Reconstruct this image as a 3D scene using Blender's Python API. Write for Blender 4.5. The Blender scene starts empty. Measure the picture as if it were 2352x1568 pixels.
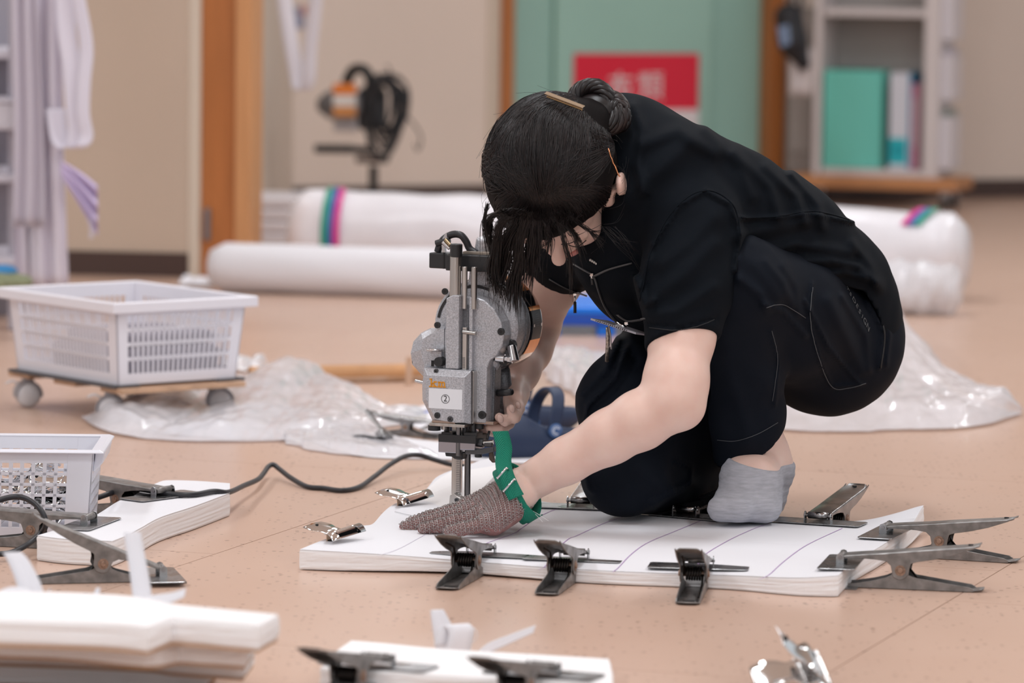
import bpy, math, random
import numpy as np
from mathutils import Vector, Matrix
SC = bpy.context.scene
COL = SC.collection
RND = random.Random(11)
PI = math.pi
# ---------------------------------------------------------------- camera
FPX, CAMH, YHOR, ROLL = 10000.0, 0.906, -169.0, 0.012
PITCH = math.atan((784 - YHOR) / FPX)
CAMM = Matrix.Translation((0, 0, CAMH)) @ Matrix.Rotation(PI / 2 - PITCH, 4, 'X') @ Matrix.Rotation(ROLL, 4, 'Z')
cd = bpy.data.cameras.new('camera'); cam = bpy.data.objects.new('camera', cd); COL.objects.link(cam)
cam.matrix_world = CAMM
cd.sensor_width = 36.0; cd.lens = FPX / 2352 * 36.0
cd.clip_start = 0.1; cd.clip_end = 100
cd.dof.use_dof = True; cd.dof.focus_distance = 6.42; cd.dof.aperture_fstop = 4.5
SC.camera = cam
# ---------------------------------------------------------------- world, lights, exposure
wd = bpy.data.worlds.new('world'); SC.world = wd; wd.use_nodes = True
wd.node_tree.nodes['Background'].inputs[0].default_value = (0.90, 0.95, 1.0, 1)
wd.node_tree.nodes['Background'].inputs[1].default_value = 0.62
def area_light(name, loc, sx, sy, power, rot=(0, 0, 0), col=(0.90, 0.955, 1.0)):
    l = bpy.data.lights.new(name, 'AREA'); l.shape = 'RECTANGLE'; l.size = sx; l.size_y = sy
    l.energy = power; l.color = col
    o = bpy.data.objects.new(name, l); COL.objects.link(o); o.location = loc; o.rotation_euler = rot
    return o
for lx in (-2.4, 0.0, 2.4):
    for ly in (-2.4, 0.4, 3.2, 6.0, 8.8, 11.6):
        area_light('ceiling_lamp_light', (lx, ly, 2.62), 0.3, 1.25, 22 if ly > 3 else 27)
SC.view_settings.view_transform = 'Standard'; SC.view_settings.look = 'None'
SC.view_settings.exposure = 0.12; SC.view_settings.gamma = 1.0; SC.view_settings.use_curve_mapping = False
# ---------------------------------------------------------------- geometry of the view -> room
def U(px, py, D):
    return CAMM @ Vector(((px - 1176) / FPX * D, -(py - 784) / FPX * D, -D))
def F(px, py, z=0.0):
    o = CAMM.translation; d = U(px, py, 1.0) - o
    return o + d * ((z - o.z) / d.z)
def S(D): return FPX / D          # pixels per metre at a depth
# ---------------------------------------------------------------- materials
MATS = {}
def mat(name, col, rough=0.5, metal=0.0, var=0.0, vs=30.0, bump=0.0, bs=80.0, spec=0.5, coat=0.0, alpha=1.0, sss=0.0, sheen=0.0, aniso=0.0, rvar=0.0, stretch=(1, 1, 1), col2=None, emit=0.0, detail=4.0):
    if name in MATS: return MATS[name]
    m = bpy.data.materials.new(name); m.use_nodes = True; MATS[name] = m
    nt = m.node_tree; b = nt.nodes['Principled BSDF']; N = nt.nodes.new; L = nt.links.new
    c4 = (*col, 1)
    b.inputs['Base Color'].default_value = c4; b.inputs['Roughness'].default_value = rough
    b.inputs['Metallic'].default_value = metal; b.inputs['Specular IOR Level'].default_value = spec
    b.inputs['Coat Weight'].default_value = coat; b.inputs['Alpha'].default_value = alpha
    if coat: b.inputs['Coat Roughness'].default_value = 0.08
    if sss:
        b.inputs['Subsurface Weight'].default_value = sss; b.inputs['Subsurface Radius'].default_value = (0.012, 0.004, 0.002); b.inputs['Subsurface Scale'].default_value = 0.6
    if sheen:
        b.inputs['Sheen Weight'].default_value = sheen; b.inputs['Sheen Roughness'].default_value = 0.45; b.inputs['Sheen Tint'].default_value = (0.65, 0.78, 1, 1)
    if var or bump or rvar:
        tc = N('ShaderNodeTexCoord'); mp = N('ShaderNodeMapping'); mp.inputs['Scale'].default_value = stretch
        L(tc.outputs['Object'], mp.inputs['Vector'])
    if var:
        n = N('ShaderNodeTexNoise'); n.inputs['Scale'].default_value = vs; n.inputs['Detail'].default_value = detail
        L(mp.outputs[0], n.inputs['Vector'])
        r = N('ShaderNodeMapRange'); r.inputs[1].default_value = 0.3; r.inputs[2].default_value = 0.7
        L(n.outputs['Fac'], r.inputs[0])
        mx = N('ShaderNodeMix'); mx.data_type = 'RGBA'
        d = col2 or tuple(max(0, c * (1 - var)) for c in col)
        u = col if col2 else tuple(min(1, c * (1 + var)) for c in col)
        mx.inputs[6].default_value = (*d, 1); mx.inputs[7].default_value = (*u, 1)
        L(r.outputs[0], mx.inputs[0]); L(mx.outputs[2], b.inputs['Base Color'])
    if rvar:
        n = N('ShaderNodeTexNoise'); n.inputs['Scale'].default_value = vs * 0.7
        L(mp.outputs[0], n.inputs['Vector'])
        r = N('ShaderNodeMapRange'); r.inputs[1].default_value = 0.3; r.inputs[2].default_value = 0.7
        r.inputs[3].default_value = max(0.02, rough - rvar); r.inputs[4].default_value = rough + rvar
        L(n.outputs['Fac'], r.inputs[0]); L(r.outputs[0], b.inputs['Roughness'])
    if bump:
        n = N('ShaderNodeTexNoise'); n.inputs['Scale'].default_value = bs; n.inputs['Detail'].default_value = 3
        L(mp.outputs[0], n.inputs['Vector'])
        bp = N('ShaderNodeBump'); bp.inputs['Strength'].default_value = bump; bp.inputs['Distance'].default_value = 0.002
        L(n.outputs['Fac'], bp.inputs['Height']); L(bp.outputs[0], b.inputs['Normal'])
    return m
# ---------------------------------------------------------------- object bookkeeping
WM = {}
def thing(name, label, cat, loc=(0, 0, 0), rot=None, group=None):
    o = bpy.data.objects.new(name, None); COL.objects.link(o); o.empty_display_size = 0.05
    M = Matrix.Translation(loc) @ (rot.to_4x4() if rot is not None else Matrix())
    o.matrix_world = M; WM[o.name] = M
    return tag(o, label, cat, group)
def tag(o, label=None, cat=None, group=None, kind=None):
    if label: o['label'] = label
    if cat: o['category'] = cat
    if group: o['group'] = group
    if kind: o['kind'] = kind
    return o
def kids(o): return [c for c in bpy.data.objects if c.parent == o]
def copy_tree(o, parent=None):
    c = o.copy(); COL.objects.link(c); c.parent = parent
    for ch in kids(o): copy_tree(ch, c)
    return c
def place(o, M): o.matrix_world = M; o.location, o.rotation_euler, o.scale = M.to_translation(), M.to_euler(), M.to_scale()
def frame_mat(origin, xdir, zdir=(0, 0, 1)):
    x = Vector(xdir).normalized(); z = Vector(zdir); y = z.cross(x).normalized(); z = x.cross(y)
    M = Matrix((x, y, z)).transposed().to_4x4(); M.translation = origin
    return M
class MB:
    def __init__(s): s.v = []; s.f = []
    def add(s, vs, fs, M=None):
        n = len(s.v)
        if M is not None: vs = [M @ Vector(v) for v in vs]
        s.v += [tuple(v) for v in vs]; s.f += [tuple(i + n for i in q) for q in fs]
        return s
    def box(s, c, d, M=None):
        x, y, z = c; a, b, h = d[0] / 2, d[1] / 2, d[2] / 2
        vs = [(x + i * a, y + j * b, z + k * h) for i in (-1, 1) for j in (-1, 1) for k in (-1, 1)]
        return s.add(vs, [(0, 1, 3, 2), (4, 6, 7, 5), (0, 4, 5, 1), (2, 3, 7, 6), (0, 2, 6, 4), (1, 5, 7, 3)], M)
    def prism(s, prof, y0, y1, M=None, axes='xz'):
        """closed 2D profile extruded between y0 and y1 along the third axis"""
        n = len(prof)
        def p(q, t):
            if axes == 'xz': return (q[0], t, q[1])
            if axes == 'xy': return (q[0], q[1], t)
            return (t, q[0], q[1])
        vs = [p(q, y0) for q in prof] + [p(q, y1) for q in prof]
        fs = [tuple(range(n)), tuple(range(2 * n - 1, n - 1, -1))] + [(i, i + n, (i + 1) % n + n, (i + 1) % n) for i in range(n)]
        return s.add(vs, fs, M)
    def tube(s, pts, r, n=8, M=None, cap=True, closed=False, flat=None, up=None):
        pts = [Vector(p) for p in pts]; m = len(pts)
        rs = r if isinstance(r, (list, tuple)) else [r] * m
        vs = []; prev = None
        for i, p in enumerate(pts):
            if closed: t = pts[(i + 1) % m] - pts[i - 1]
            else: t = pts[min(i + 1, m - 1)] - pts[max(i - 1, 0)]
            t.normalize()
            if prev is None:
                a = Vector(up) if up is not None else (Vector((0, 0, 1)) if abs(t.z) < 0.9 else Vector((1, 0, 0)))
            else: a = prev
            a = (a - t * a.dot(t)).normalized(); prev = a; b = t.cross(a)
            k = flat if flat is not None else 1.0
            for j in range(n):
                w = 2 * PI * j / n
                vs.append(p + (a * math.cos(w) * k + b * math.sin(w)) * rs[i])
        fs = []
        for i in range(m if closed else m - 1):
            i2 = (i + 1) % m
            for j in range(n): fs.append((i * n + j, i2 * n + j, i2 * n + (j + 1) % n, i * n + (j + 1) % n)[::-1])
        if cap and not closed: fs += [tuple(range(n)), tuple(range(m * n - 1, (m - 1) * n - 1, -1))]
        return s.add(vs, [q[::-1] for q in fs], M)
    def cyl(s, a, b, r, n=20, r2=None, M=None): return s.tube([a, b], [r, r if r2 is None else r2], n, M)
    def lathe(s, prof, n=32, M=None, a0=0.0, a1=2 * PI):
        """prof of (radius, height) about local z"""
        full = abs(a1 - a0 - 2 * PI) < 1e-6; k = n if full else n + 1
        vs = [(r * math.cos(a0 + (a1 - a0) * j / n), r * math.sin(a0 + (a1 - a0) * j / n), h) for r, h in prof for j in range(k)]
        fs = []
        for i in range(len(prof) - 1):
            for j in range(n): 
                j2 = (j + 1) % k
                fs.append((i * k + j, i * k + j2, (i + 1) * k + j2, (i + 1) * k + j))
        return s.add(vs, fs, M)
    def grid(s, P):
        """P rows of rows of points"""
        a, b = len(P), len(P[0]); vs = [p for r in P for p in r]
        fs = [(i * b + j, i * b + j + 1, (i + 1) * b + j + 1, (i + 1) * b + j) for i in range(a - 1) for j in range(b - 1)]
        return s.add(vs, fs)
    def build(s, name, m, parent=None, smooth=False, bevel=0.0, solid=0.0, seg=2, angle=0.6, weld=False, sub=0, offs=0.0):
        return mesh_obj(name, s.v, s.f, m, parent, smooth, bevel, solid, seg, angle, weld, sub, offs)
def mesh_obj(name, v, f, m, parent=None, smooth=False, bevel=0.0, solid=0.0, seg=2, angle=0.6, weld=False, sub=0, offs=0.0, fix=True):
    me = bpy.data.meshes.new(name); me.from_pydata(v if isinstance(v, list) else v.tolist(), [], f if isinstance(f, list) else f.tolist())
    if parent is not None and parent.name in WM: me.transform(WM[parent.name].inverted())
    if fix and len(f) < 60000:
        import bmesh
        bm = bmesh.new(); bm.from_mesh(me)
        if weld: bmesh.ops.remove_doubles(bm, verts=bm.verts, dist=1e-6)
        bmesh.ops.recalc_face_normals(bm, faces=bm.faces); bm.to_mesh(me); bm.free()
    o = bpy.data.objects.new(name, me); COL.objects.link(o); me.materials.append(m)
    if parent is not None:
        o.parent = parent
        if parent.name in WM: WM[o.name] = WM[parent.name]
    if smooth:
        me.polygons.foreach_set('use_smooth', [True] * len(me.polygons))
        if smooth == 2:
            try: me.set_sharp_from_angle(angle=0.7)
            except Exception: pass
    if sub:
        q = o.modifiers.new('sub', 'SUBSURF'); q.levels = sub; q.render_levels = sub
    if solid:
        q = o.modifiers.new('solid', 'SOLIDIFY'); q.thickness = solid; q.offset = offs
    if bevel:
        q = o.modifiers.new('bevel', 'BEVEL'); q.width = bevel; q.segments = seg; q.limit_method = 'ANGLE'; q.angle_limit = angle
    return o
def rel(o, loc):
    """move the origin of a top-level world-space mesh to loc"""
    o.data.transform(Matrix.Translation(-Vector(loc))); o.location = loc
    WM[o.name] = Matrix.Translation(loc); return o
def catmull(pts, n=8, closed=False):
    P = [np.array(p, float) for p in pts]; m = len(P); out = []
    for i in range(m if closed else m - 1):
        if closed: a, b, c, d = P[i - 1], P[i], P[(i + 1) % m], P[(i + 2) % m]
        else: a, b, c, d = P[max(i - 1, 0)], P[i], P[i + 1], P[min(i + 2, m - 1)]
        for k in range(n):
            t = k / n
            out.append(0.5 * ((2 * b) + (c - a) * t + (2 * a - 5 * b + 4 * c - d) * t * t + (3 * b - a - 3 * c + d) * t ** 3))
    if not closed: out.append(P[-1])
    return [tuple(q) for q in out]
# ---------------------------------------------------------------- implicit surfaces
def A(p): return np.array(p, float)
def sd_cone(P, a, b, ra, rb):
    a, b = A(a), A(b); ab = b - a; t = np.clip((P - a) @ ab / max(ab @ ab, 1e-12), 0, 1)
    return np.linalg.norm(P - a - t[:, None] * ab, axis=1) - (ra + (rb - ra) * t)
def sd_ell(P, c, r, Rm=None):
    q = P - A(c)
    if Rm is not None: q = q @ np.array(Rm.to_3x3())
    r = A(r); k0 = np.linalg.norm(q / r, axis=1); k1 = np.linalg.norm(q / (r * r), axis=1) + 1e-9
    return k0 * (k0 - 1) / k1
def sd_chain(P, pts, rs, k=0.02):
    d = None
    for i in range(len(pts) - 1):
        e = sd_cone(P, pts[i], pts[i + 1], rs[i], rs[i + 1]); d = e if d is None else smin(d, e, k)
    return d
def smin(a, b, k):
    h = np.clip(0.5 + 0.5 * (b - a) / k, 0, 1); return b + (a - b) * h - k * h * (1 - h)
def smax(a, b, k): return -smin(-a, -b, k)
def dpoly(P, pts):
    d = np.full(len(P), 9.0)
    for i in range(len(pts) - 1):
        a, b = A(pts[i]), A(pts[i + 1]); ab = b - a; t = np.clip((P - a) @ ab / max(ab @ ab, 1e-12), 0, 1)
        d = np.minimum(d, np.linalg.norm(P - a - t[:, None] * ab, axis=1))
    return d
def ridge(P, pts, w, a): return a * np.exp(-(dpoly(P, pts) / w) ** 2)
def surfnet(fn, lo, hi, h, newton=2):
    lo, hi = A(lo), A(hi); n = np.ceil((hi - lo) / h).astype(int) + 1; K = 4
    nc = (n + K - 1) // K + 1
    C = np.stack(np.meshgrid(*[lo[i] + np.arange(nc[i]) * h * K for i in range(3)], indexing='ij'), -1).reshape(-1, 3)
    dc = fn(C).reshape(nc); near = np.abs(dc) < K * h * 1.25
    act = np.zeros(nc - 1, bool)
    for i in (0, 1):
        for j in (0, 1):
            for k in (0, 1): act |= near[i:nc[0] - 1 + i, j:nc[1] - 1 + j, k:nc[2] - 1 + k]
    ix = [np.minimum(np.arange(n[i]) // K, nc[i] - 2) for i in range(3)]
    Am = act[np.ix_(*ix)]; V = np.where(dc[np.ix_(*[np.arange(n[i]) // K for i in range(3)])] < 0, -1.0, 1.0)
    idx = np.argwhere(Am); V[Am] = fn(lo + idx * h)
    ins = V < 0; m = n - 1
    cnt = np.zeros(m, int)
    for i in (0, 1):
        for j in (0, 1):
            for k in (0, 1): cnt += ins[i:m[0] + i, j:m[1] + j, k:m[2] + k]
    mix = (cnt > 0) & (cnt < 8); cells = np.argwhere(mix); vid = np.full(m, -1); vid[mix] = np.arange(len(cells))
    acc = np.zeros((len(cells), 3)); num = np.zeros(len(cells))
    for ax in range(3):
        o1, o2 = [q for q in range(3) if q != ax]
        for s in (0, 1):
            for t in (0, 1):
                e = np.zeros(3, int); e[o1] = s; e[o2] = t; g = e.copy(); g[ax] = 1
                p, q = cells + e, cells + g
                a, b = V[p[:, 0], p[:, 1], p[:, 2]], V[q[:, 0], q[:, 1], q[:, 2]]
                c = (a < 0) != (b < 0); w = np.where(c, a / np.where(a == b, 1, a - b), 0)
                pos = np.repeat(e[None].astype(float), len(cells), 0); pos[:, ax] += w
                acc += np.where(c[:, None], pos, 0); num += c
    vs = lo + (cells + acc / np.maximum(num, 1)[:, None]) * h
    fs = []
    for ax in range(3):
        o1, o2 = [(1, 2), (2, 0), (0, 1)][ax]
        sl = [slice(1, m[i]) for i in range(3)]; sl[ax] = slice(0, m[ax])
        sh = list(sl); sh[ax] = slice(1, m[ax] + 1)
        a, b = ins[tuple(sl)], ins[tuple(sh)]
        E = np.argwhere(a != b); E[:, [q for q in range(3) if q != ax]] += 1
        flip = ~ins[E[:, 0], E[:, 1], E[:, 2]]
        def at(d1, d2):
            g = E.copy(); g[:, o1] -= d1; g[:, o2] -= d2; return vid[g[:, 0], g[:, 1], g[:, 2]]
        q = np.stack([at(1, 1), at(0, 1), at(0, 0), at(1, 0)], 1)
        q[flip] = q[flip][:, ::-1]; fs.append(q)
    fs = np.concatenate(fs); fs = fs[(fs >= 0).all(1)]
    for _ in range(newton):
        e = h * 0.25; d = fn(vs); g = np.stack([fn(vs + np.eye(3)[i] * e) - d for i in range(3)], 1) / e
        vs = vs - np.clip(d / np.maximum((g * g).sum(1), 0.3), -h * 0.6, h * 0.6)[:, None] * g
    return vs, fs
def bounds(pts, pad):
    p = np.array([list(q) for q in pts]); return p.min(0) - pad, p.max(0) + pad
def noise3(P, sc, seed=0):
    """cheap smooth pseudo noise made of sines, about -1..1"""
    r = np.random.RandomState(seed); o = np.zeros(len(P))
    for i in range(5):
        k = r.normal(size=3) * sc; o += np.sin(P @ k + r.uniform(0, 6.28))
    return o / 3.0
def text_mesh(name, body, size, m, M, parent=None, depth=0.0004, font_scale=(1, 1)):
    c = bpy.data.curves.new(name, 'FONT'); c.body = body; c.size = size; c.align_x = 'CENTER'; c.align_y = 'CENTER'; c.extrude = depth
    o = bpy.data.objects.new(name, c); COL.objects.link(o)
    me = bpy.data.meshes.new_from_object(o.evaluated_get(bpy.context.evaluated_depsgraph_get()))
    bpy.data.objects.remove(o); bpy.data.curves.remove(c)
    me.transform(Matrix.Diagonal((font_scale[0], font_scale[1], 1, 1))); me.transform(M)
    if parent is not None and parent.name in WM: me.transform(WM[parent.name].inverted())
    o = bpy.data.objects.new(name, me); COL.objects.link(o); me.materials.clear(); me.materials.append(m)
    if parent is not None: o.parent = parent
    return o
# ================================================================ setting
def floor_mat(name):
    m = mat(name, (0.63, 0.435, 0.335), 0.30, spec=0.5); nt = m.node_tree; b = nt.nodes['Principled BSDF']; N = nt.nodes.new; L = nt.links.new
    g = N('ShaderNodeNewGeometry')
    n = N('ShaderNodeTexNoise'); n.inputs['Scale'].default_value = 3.0; n.inputs['Detail'].default_value = 5; L(g.outputs['Position'], n.inputs['Vector'])
    mx = N('ShaderNodeMix'); mx.data_type = 'RGBA'; mx.inputs[6].default_value = (0.60, 0.398, 0.300, 1); mx.inputs[7].default_value = (0.655, 0.46, 0.362, 1)
    L(n.outputs['Fac'], mx.inputs[0])
    v = N('ShaderNodeTexVoronoi'); v.inputs['Scale'].default_value = 82; L(g.outputs['Position'], v.inputs['Vector'])
    sp = N('ShaderNodeSeparateColor'); L(v.outputs['Color'], sp.inputs[0])
    cl = N('ShaderNodeTexNoise'); cl.inputs['Scale'].default_value = 9.0; L(g.outputs['Position'], cl.inputs['Vector'])
    a = N('ShaderNodeMath'); a.operation = 'MULTIPLY'; L(sp.outputs[0], a.inputs[0]); L(cl.outputs['Fac'], a.inputs[1])
    r = N('ShaderNodeMapRange'); r.inputs[1].default_value = 0.19; r.inputs[2].default_value = 0.45; r.inputs[3].default_value = 0.0; r.inputs[4].default_value = 0.27; L(a.outputs[0], r.inputs[0])
    lt = N('ShaderNodeMath'); lt.operation = 'LESS_THAN'; L(v.outputs['Distance'], lt.inputs[0]); L(r.outputs[0], lt.inputs[1])
    ml = N('ShaderNodeMath'); ml.operation = 'MULTIPLY'; ml.inputs[1].default_value = 0.62; L(lt.outputs[0], ml.inputs[0])
    m2 = N('ShaderNodeMix'); m2.data_type = 'RGBA'; m2.inputs[7].default_value = (0.17, 0.075, 0.045, 1); L(mx.outputs[2], m2.inputs[6]); L(ml.outputs[0], m2.inputs[0])
    L(m2.outputs[2], b.inputs['Base Color'])
    return m
M_FLOOR = floor_mat('floor_vinyl')
floor = MB().box((0, 5.5, -0.056), (14, 23, 0.1)).build('floor', mat('floor_joint', (0.2, 0.11, 0.075), 0.8)); tag(floor, kind='structure'); WM['floor'] = Matrix()
TA = math.atan2(0.385, 0.923)
p0 = F(620, 1230); p1 = F(2125, 1398)
d1 = (F(986, 1110) - F(380, 1312)).normalized(); d2 = Vector((d1.y, -d1.x, 0))
TW = abs((F(2351, 1277) - p0).dot(d2)); TL = 1.0
tile_me = None
org = p0 + d1 * ((F(640, 1281) - p0).dot(d1))
for i in range(-5, 6):
    for j in range(-5, 9):
        c = org + d2 * (TW * (i + 0.5)) + d1 * (TL * (j + 0.5) + (0.3 if i % 2 == 0 else 0.0))
        if not (-4.5 < c.x < 4.5 and 1.5 < c.y < 15): continue
        if tile_me is None:
            t = MB().box((0, 0, -0.003), (TL - 0.0016, TW - 0.0016, 0.006)).build('floor_tile', M_FLOOR, bevel=0.0008, seg=1)
            tile_me = t.data
        else: t = bpy.data.objects.new('floor_tile', tile_me); COL.objects.link(t)
        t.parent = floor; t.location = (c.x, c.y, 0); t.rotation_euler = (0, 0, math.atan2(d1.y, d1.x))
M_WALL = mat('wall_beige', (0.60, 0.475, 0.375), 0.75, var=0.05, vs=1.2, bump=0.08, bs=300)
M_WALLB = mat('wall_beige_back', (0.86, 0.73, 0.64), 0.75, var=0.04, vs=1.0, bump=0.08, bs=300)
M_CORNER_LIT = mat('wall_corner_lit', (0.72, 0.62, 0.51), 0.6)  # bright wall corners: their light is put into a paler colour
M_BASE = mat('baseboard_brown', (0.075, 0.042, 0.034), 0.5)
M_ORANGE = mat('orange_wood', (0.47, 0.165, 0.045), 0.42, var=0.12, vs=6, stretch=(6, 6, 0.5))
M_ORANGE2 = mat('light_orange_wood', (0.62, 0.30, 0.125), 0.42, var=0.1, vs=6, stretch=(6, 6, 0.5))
M_GREEN = mat('green_paint', (0.36, 0.60, 0.52), 0.5, var=0.03, vs=2)
M_GREEN2 = mat('green_paint_frame', (0.33, 0.56, 0.49), 0.5)
M_WHITE = mat('white_plastic', (0.80, 0.78, 0.82), 0.4)
class Wall:
    """a vertical plane through two floor points; u along it, o towards the camera, z up"""
    def __init__(s, a, b):
        s.a = Vector(a); s.u = (Vector(b) - s.a).normalized(); s.n = Vector((s.u.y, -s.u.x, 0))
        s.M = Matrix((s.u, s.n, (0, 0, 1))).transposed().to_4x4(); s.M.translation = s.a
        s.Mi = s.M.inverted()
    def q(s, px, py, o=0.0):
        c = CAMM.translation; d = U(px, py, 1.0) - c
        t = (o - (c - s.a).dot(s.n)) / d.dot(s.n); return s.Mi @ (c + d * t)
    def box(s, mb, u0, u1, o0, o1, z0, z1): return mb.box(((u0 + u1) / 2, (o0 + o1) / 2, (z0 + z1) / 2), (abs(u1 - u0), abs(o1 - o0), abs(z1 - z0)), s.M)
ZC = 2.7
WL = Wall(F(160, 630), F(455, 637)); ul = WL.q(458, 300).x
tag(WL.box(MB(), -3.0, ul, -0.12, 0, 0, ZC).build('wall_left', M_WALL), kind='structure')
tag(WL.box(MB(), -3.0, ul - 0.028, 0, 0.008, 0, 0.062).build('baseboard_left', M_BASE), kind='structure')
tag(WL.box(MB(), ul - 0.028, ul + 0.004, -0.13, 0.006, 0, ZC).build('lit_corner_1', M_CORNER_LIT, bevel=0.006), kind='structure')  # the wall's own bright end, its light painted as a paler strip
uj = WL.q(543, 300).x; uk = WL.q(580, 300).x
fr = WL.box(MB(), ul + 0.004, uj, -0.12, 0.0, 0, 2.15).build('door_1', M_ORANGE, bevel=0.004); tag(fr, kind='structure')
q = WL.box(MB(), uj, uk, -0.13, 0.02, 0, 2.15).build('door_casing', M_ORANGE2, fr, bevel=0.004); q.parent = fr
k0 = WL.q(470, 478); k1 = WL.q(492, 552)
WL.box(MB(), k0.x, WL.q(484, 520).x, 0.0, 0.012, k1.z, k0.z).build('strike_plate', mat('dull_grey_metal', (0.25, 0.24, 0.25), 0.4, 0.6), fr, bevel=0.003)
WB = Wall(F(672, 473), F(2352, 452)); L1 = WB.q(2352, 452).x
ug0, ug1 = WB.q(1146, 200).x, WB.q(1782, 200).x
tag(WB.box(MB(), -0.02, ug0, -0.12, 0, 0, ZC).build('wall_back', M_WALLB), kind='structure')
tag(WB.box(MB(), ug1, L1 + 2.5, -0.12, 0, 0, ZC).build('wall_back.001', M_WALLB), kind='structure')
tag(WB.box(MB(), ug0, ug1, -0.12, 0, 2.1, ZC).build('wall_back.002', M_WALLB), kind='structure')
tag(WB.box(MB(), 0, ug0, 0, 0.008, 0, 0.062).build('baseboard_back', M_BASE), kind='structure')
tag(WB.box(MB(), ug1, L1 + 2.5, 0, 0.008, 0, 0.062).build('baseboard_back.001', M_BASE), kind='structure')
tag(WB.box(MB(), WB.q(1120, 200).x, ug0, 0, 0.012, 0.0, ZC).build('lit_corner_2', M_CORNER_LIT, bevel=0.004), kind='structure')  # bright wall corner, its light painted as a paler strip
WS = Wall(F(560, 545), F(672, 473)); ls = WS.q(672, 473).x
tag(WS.box(MB(), -0.6, ls, -0.1, 0, 0, ZC).build('wall_side', mat('wall_side_lit', (0.74, 0.64, 0.55), 0.7)), kind='structure')  # side wall catches more light, put into its paler colour
# the green door in its orange frame
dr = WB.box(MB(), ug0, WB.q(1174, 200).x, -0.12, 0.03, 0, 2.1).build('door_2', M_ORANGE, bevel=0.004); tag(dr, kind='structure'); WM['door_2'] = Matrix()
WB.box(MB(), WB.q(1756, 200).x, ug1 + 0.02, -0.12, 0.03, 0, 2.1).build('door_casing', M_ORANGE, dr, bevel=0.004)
WB.box(MB(), WB.q(1174, 200).x, WB.q(1756, 200).x, -0.12, 0.03, 2.04, 2.1).build('door_head', M_ORANGE, dr, bevel=0.004)
gl, gr = WB.q(1280, 200).x, WB.q(1641, 200).x
WB.box(MB(), WB.q(1174, 200).x, gl - 0.003, -0.11, -0.035, 0, 2.04).build('door_panel', M_GREEN2, dr, bevel=0.006)
WB.box(MB(), gl, gr, -0.11, -0.02, 0, 2.04).build('door_panel', M_GREEN, dr, bevel=0.006)
WB.box(MB(), gr + 0.003, WB.q(1756, 200).x, -0.11, -0.035, 0, 2.04).build('door_panel', M_GREEN2, dr, bevel=0.006)
# red sign 布類
a = WB.q(1318, 123, -0.018); b = WB.q(1602, 300, -0.018); c = WB.q(1470, 252, -0.018)
sign = thing('wall_sign', 'red sign with white characters on the green door panel', 'sign', WB.M @ Vector(((a.x + b.x) / 2, -0.02, b.z)))
WB.box(MB(), a.x, b.x, -0.02, -0.014, b.z, a.z).build('sign_board', mat('sign_red', (0.80, 0.010, 0.045), 0.35), sign, bevel=0.001)
WB.box(MB(), a.x, b.x, -0.014, -0.0125, b.z, c.z).build('sign_strip', mat('sign_white', (0.85, 0.78, 0.80), 0.35), sign)
def strokes(name, segs, x0, z0, w, h, th, o, m, parent, W):
    mb = MB()
    for (xa, ya, xb, yb) in segs:
        pa = Vector((x0 + xa * w, 0, z0 + ya * h)); pb = Vector((x0 + xb * w, 0, z0 + yb * h)); d = (pb - pa); l = d.length; d.normalize(); e = Vector((-d.z, 0, d.x)) * th / 2
        pa -= d * th * 0.3; pb += d * th * 0.3
        vs = [pa - e, pb - e, pb + e, pa + e]
        mb.add([(v.x, o, v.z) for v in vs] + [(v.x, o + 0.001, v.z) for v in vs], [(0, 1, 2, 3), (4, 7, 6, 5), (0, 4, 5, 1), (1, 5, 6, 2), (2, 6, 7, 3), (3, 7, 4, 0)], W)
    return mb.build(name, m, parent)
FU = [(.05, .80, .95, .80), (.44, 1, .30, .62), (.30, .62, .05, .36), (.22, .50, .22, .10), (.22, .50, .80, .50), (.80, .50, .80, .14), (.80, .14, .70, .12), (.51, .66, .51, -.02)]
RUI = [(.03, .78, .47, .78), (.25, .99, .25, .50), (.10, .95, .16, .82), (.41, .95, .34, .82), (.25, .76, .05, .56), (.25, .76, .45, .58), (.03, .36, .48, .36), (.25, .48, .22, .26), (.22, .28, .04, .02), (.24, .28, .46, .04), (.38, .47, .43, .42),
       (.52, .95, .99, .95), (.75, .95, .70, .80), (.57, .80, .57, .22), (.57, .80, .94, .80), (.94, .80, .94, .22), (.57, .61, .94, .61), (.57, .42, .94, .42), (.57, .22, .94, .22), (.67, .20, .52, .00), (.82, .20, .99, .00)]
t0, t1 = WB.q(1398, 228, -0.013), WB.q(1456, 168, -0.013); t2, t3 = WB.q(1466, 228, -0.013), WB.q(1522, 166, -0.013)
strokes('lettering', FU, t0.x, t0.z, t1.x - t0.x, t1.z - t0.z, 0.0085, -0.0139, MATS['sign_white'], sign, WB.M)
strokes('lettering', RUI, t2.x, t2.z, t3.x - t2.x, t3.z - t2.z, 0.006, -0.0139, MATS['sign_white'], sign, WB.M)
tag(MB().box((0, 5.5, ZC + 0.05), (14, 23, 0.1)).build('ceiling', mat('ceiling_white', (0.82, 0.80, 0.77), 0.8)), kind='structure')
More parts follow.
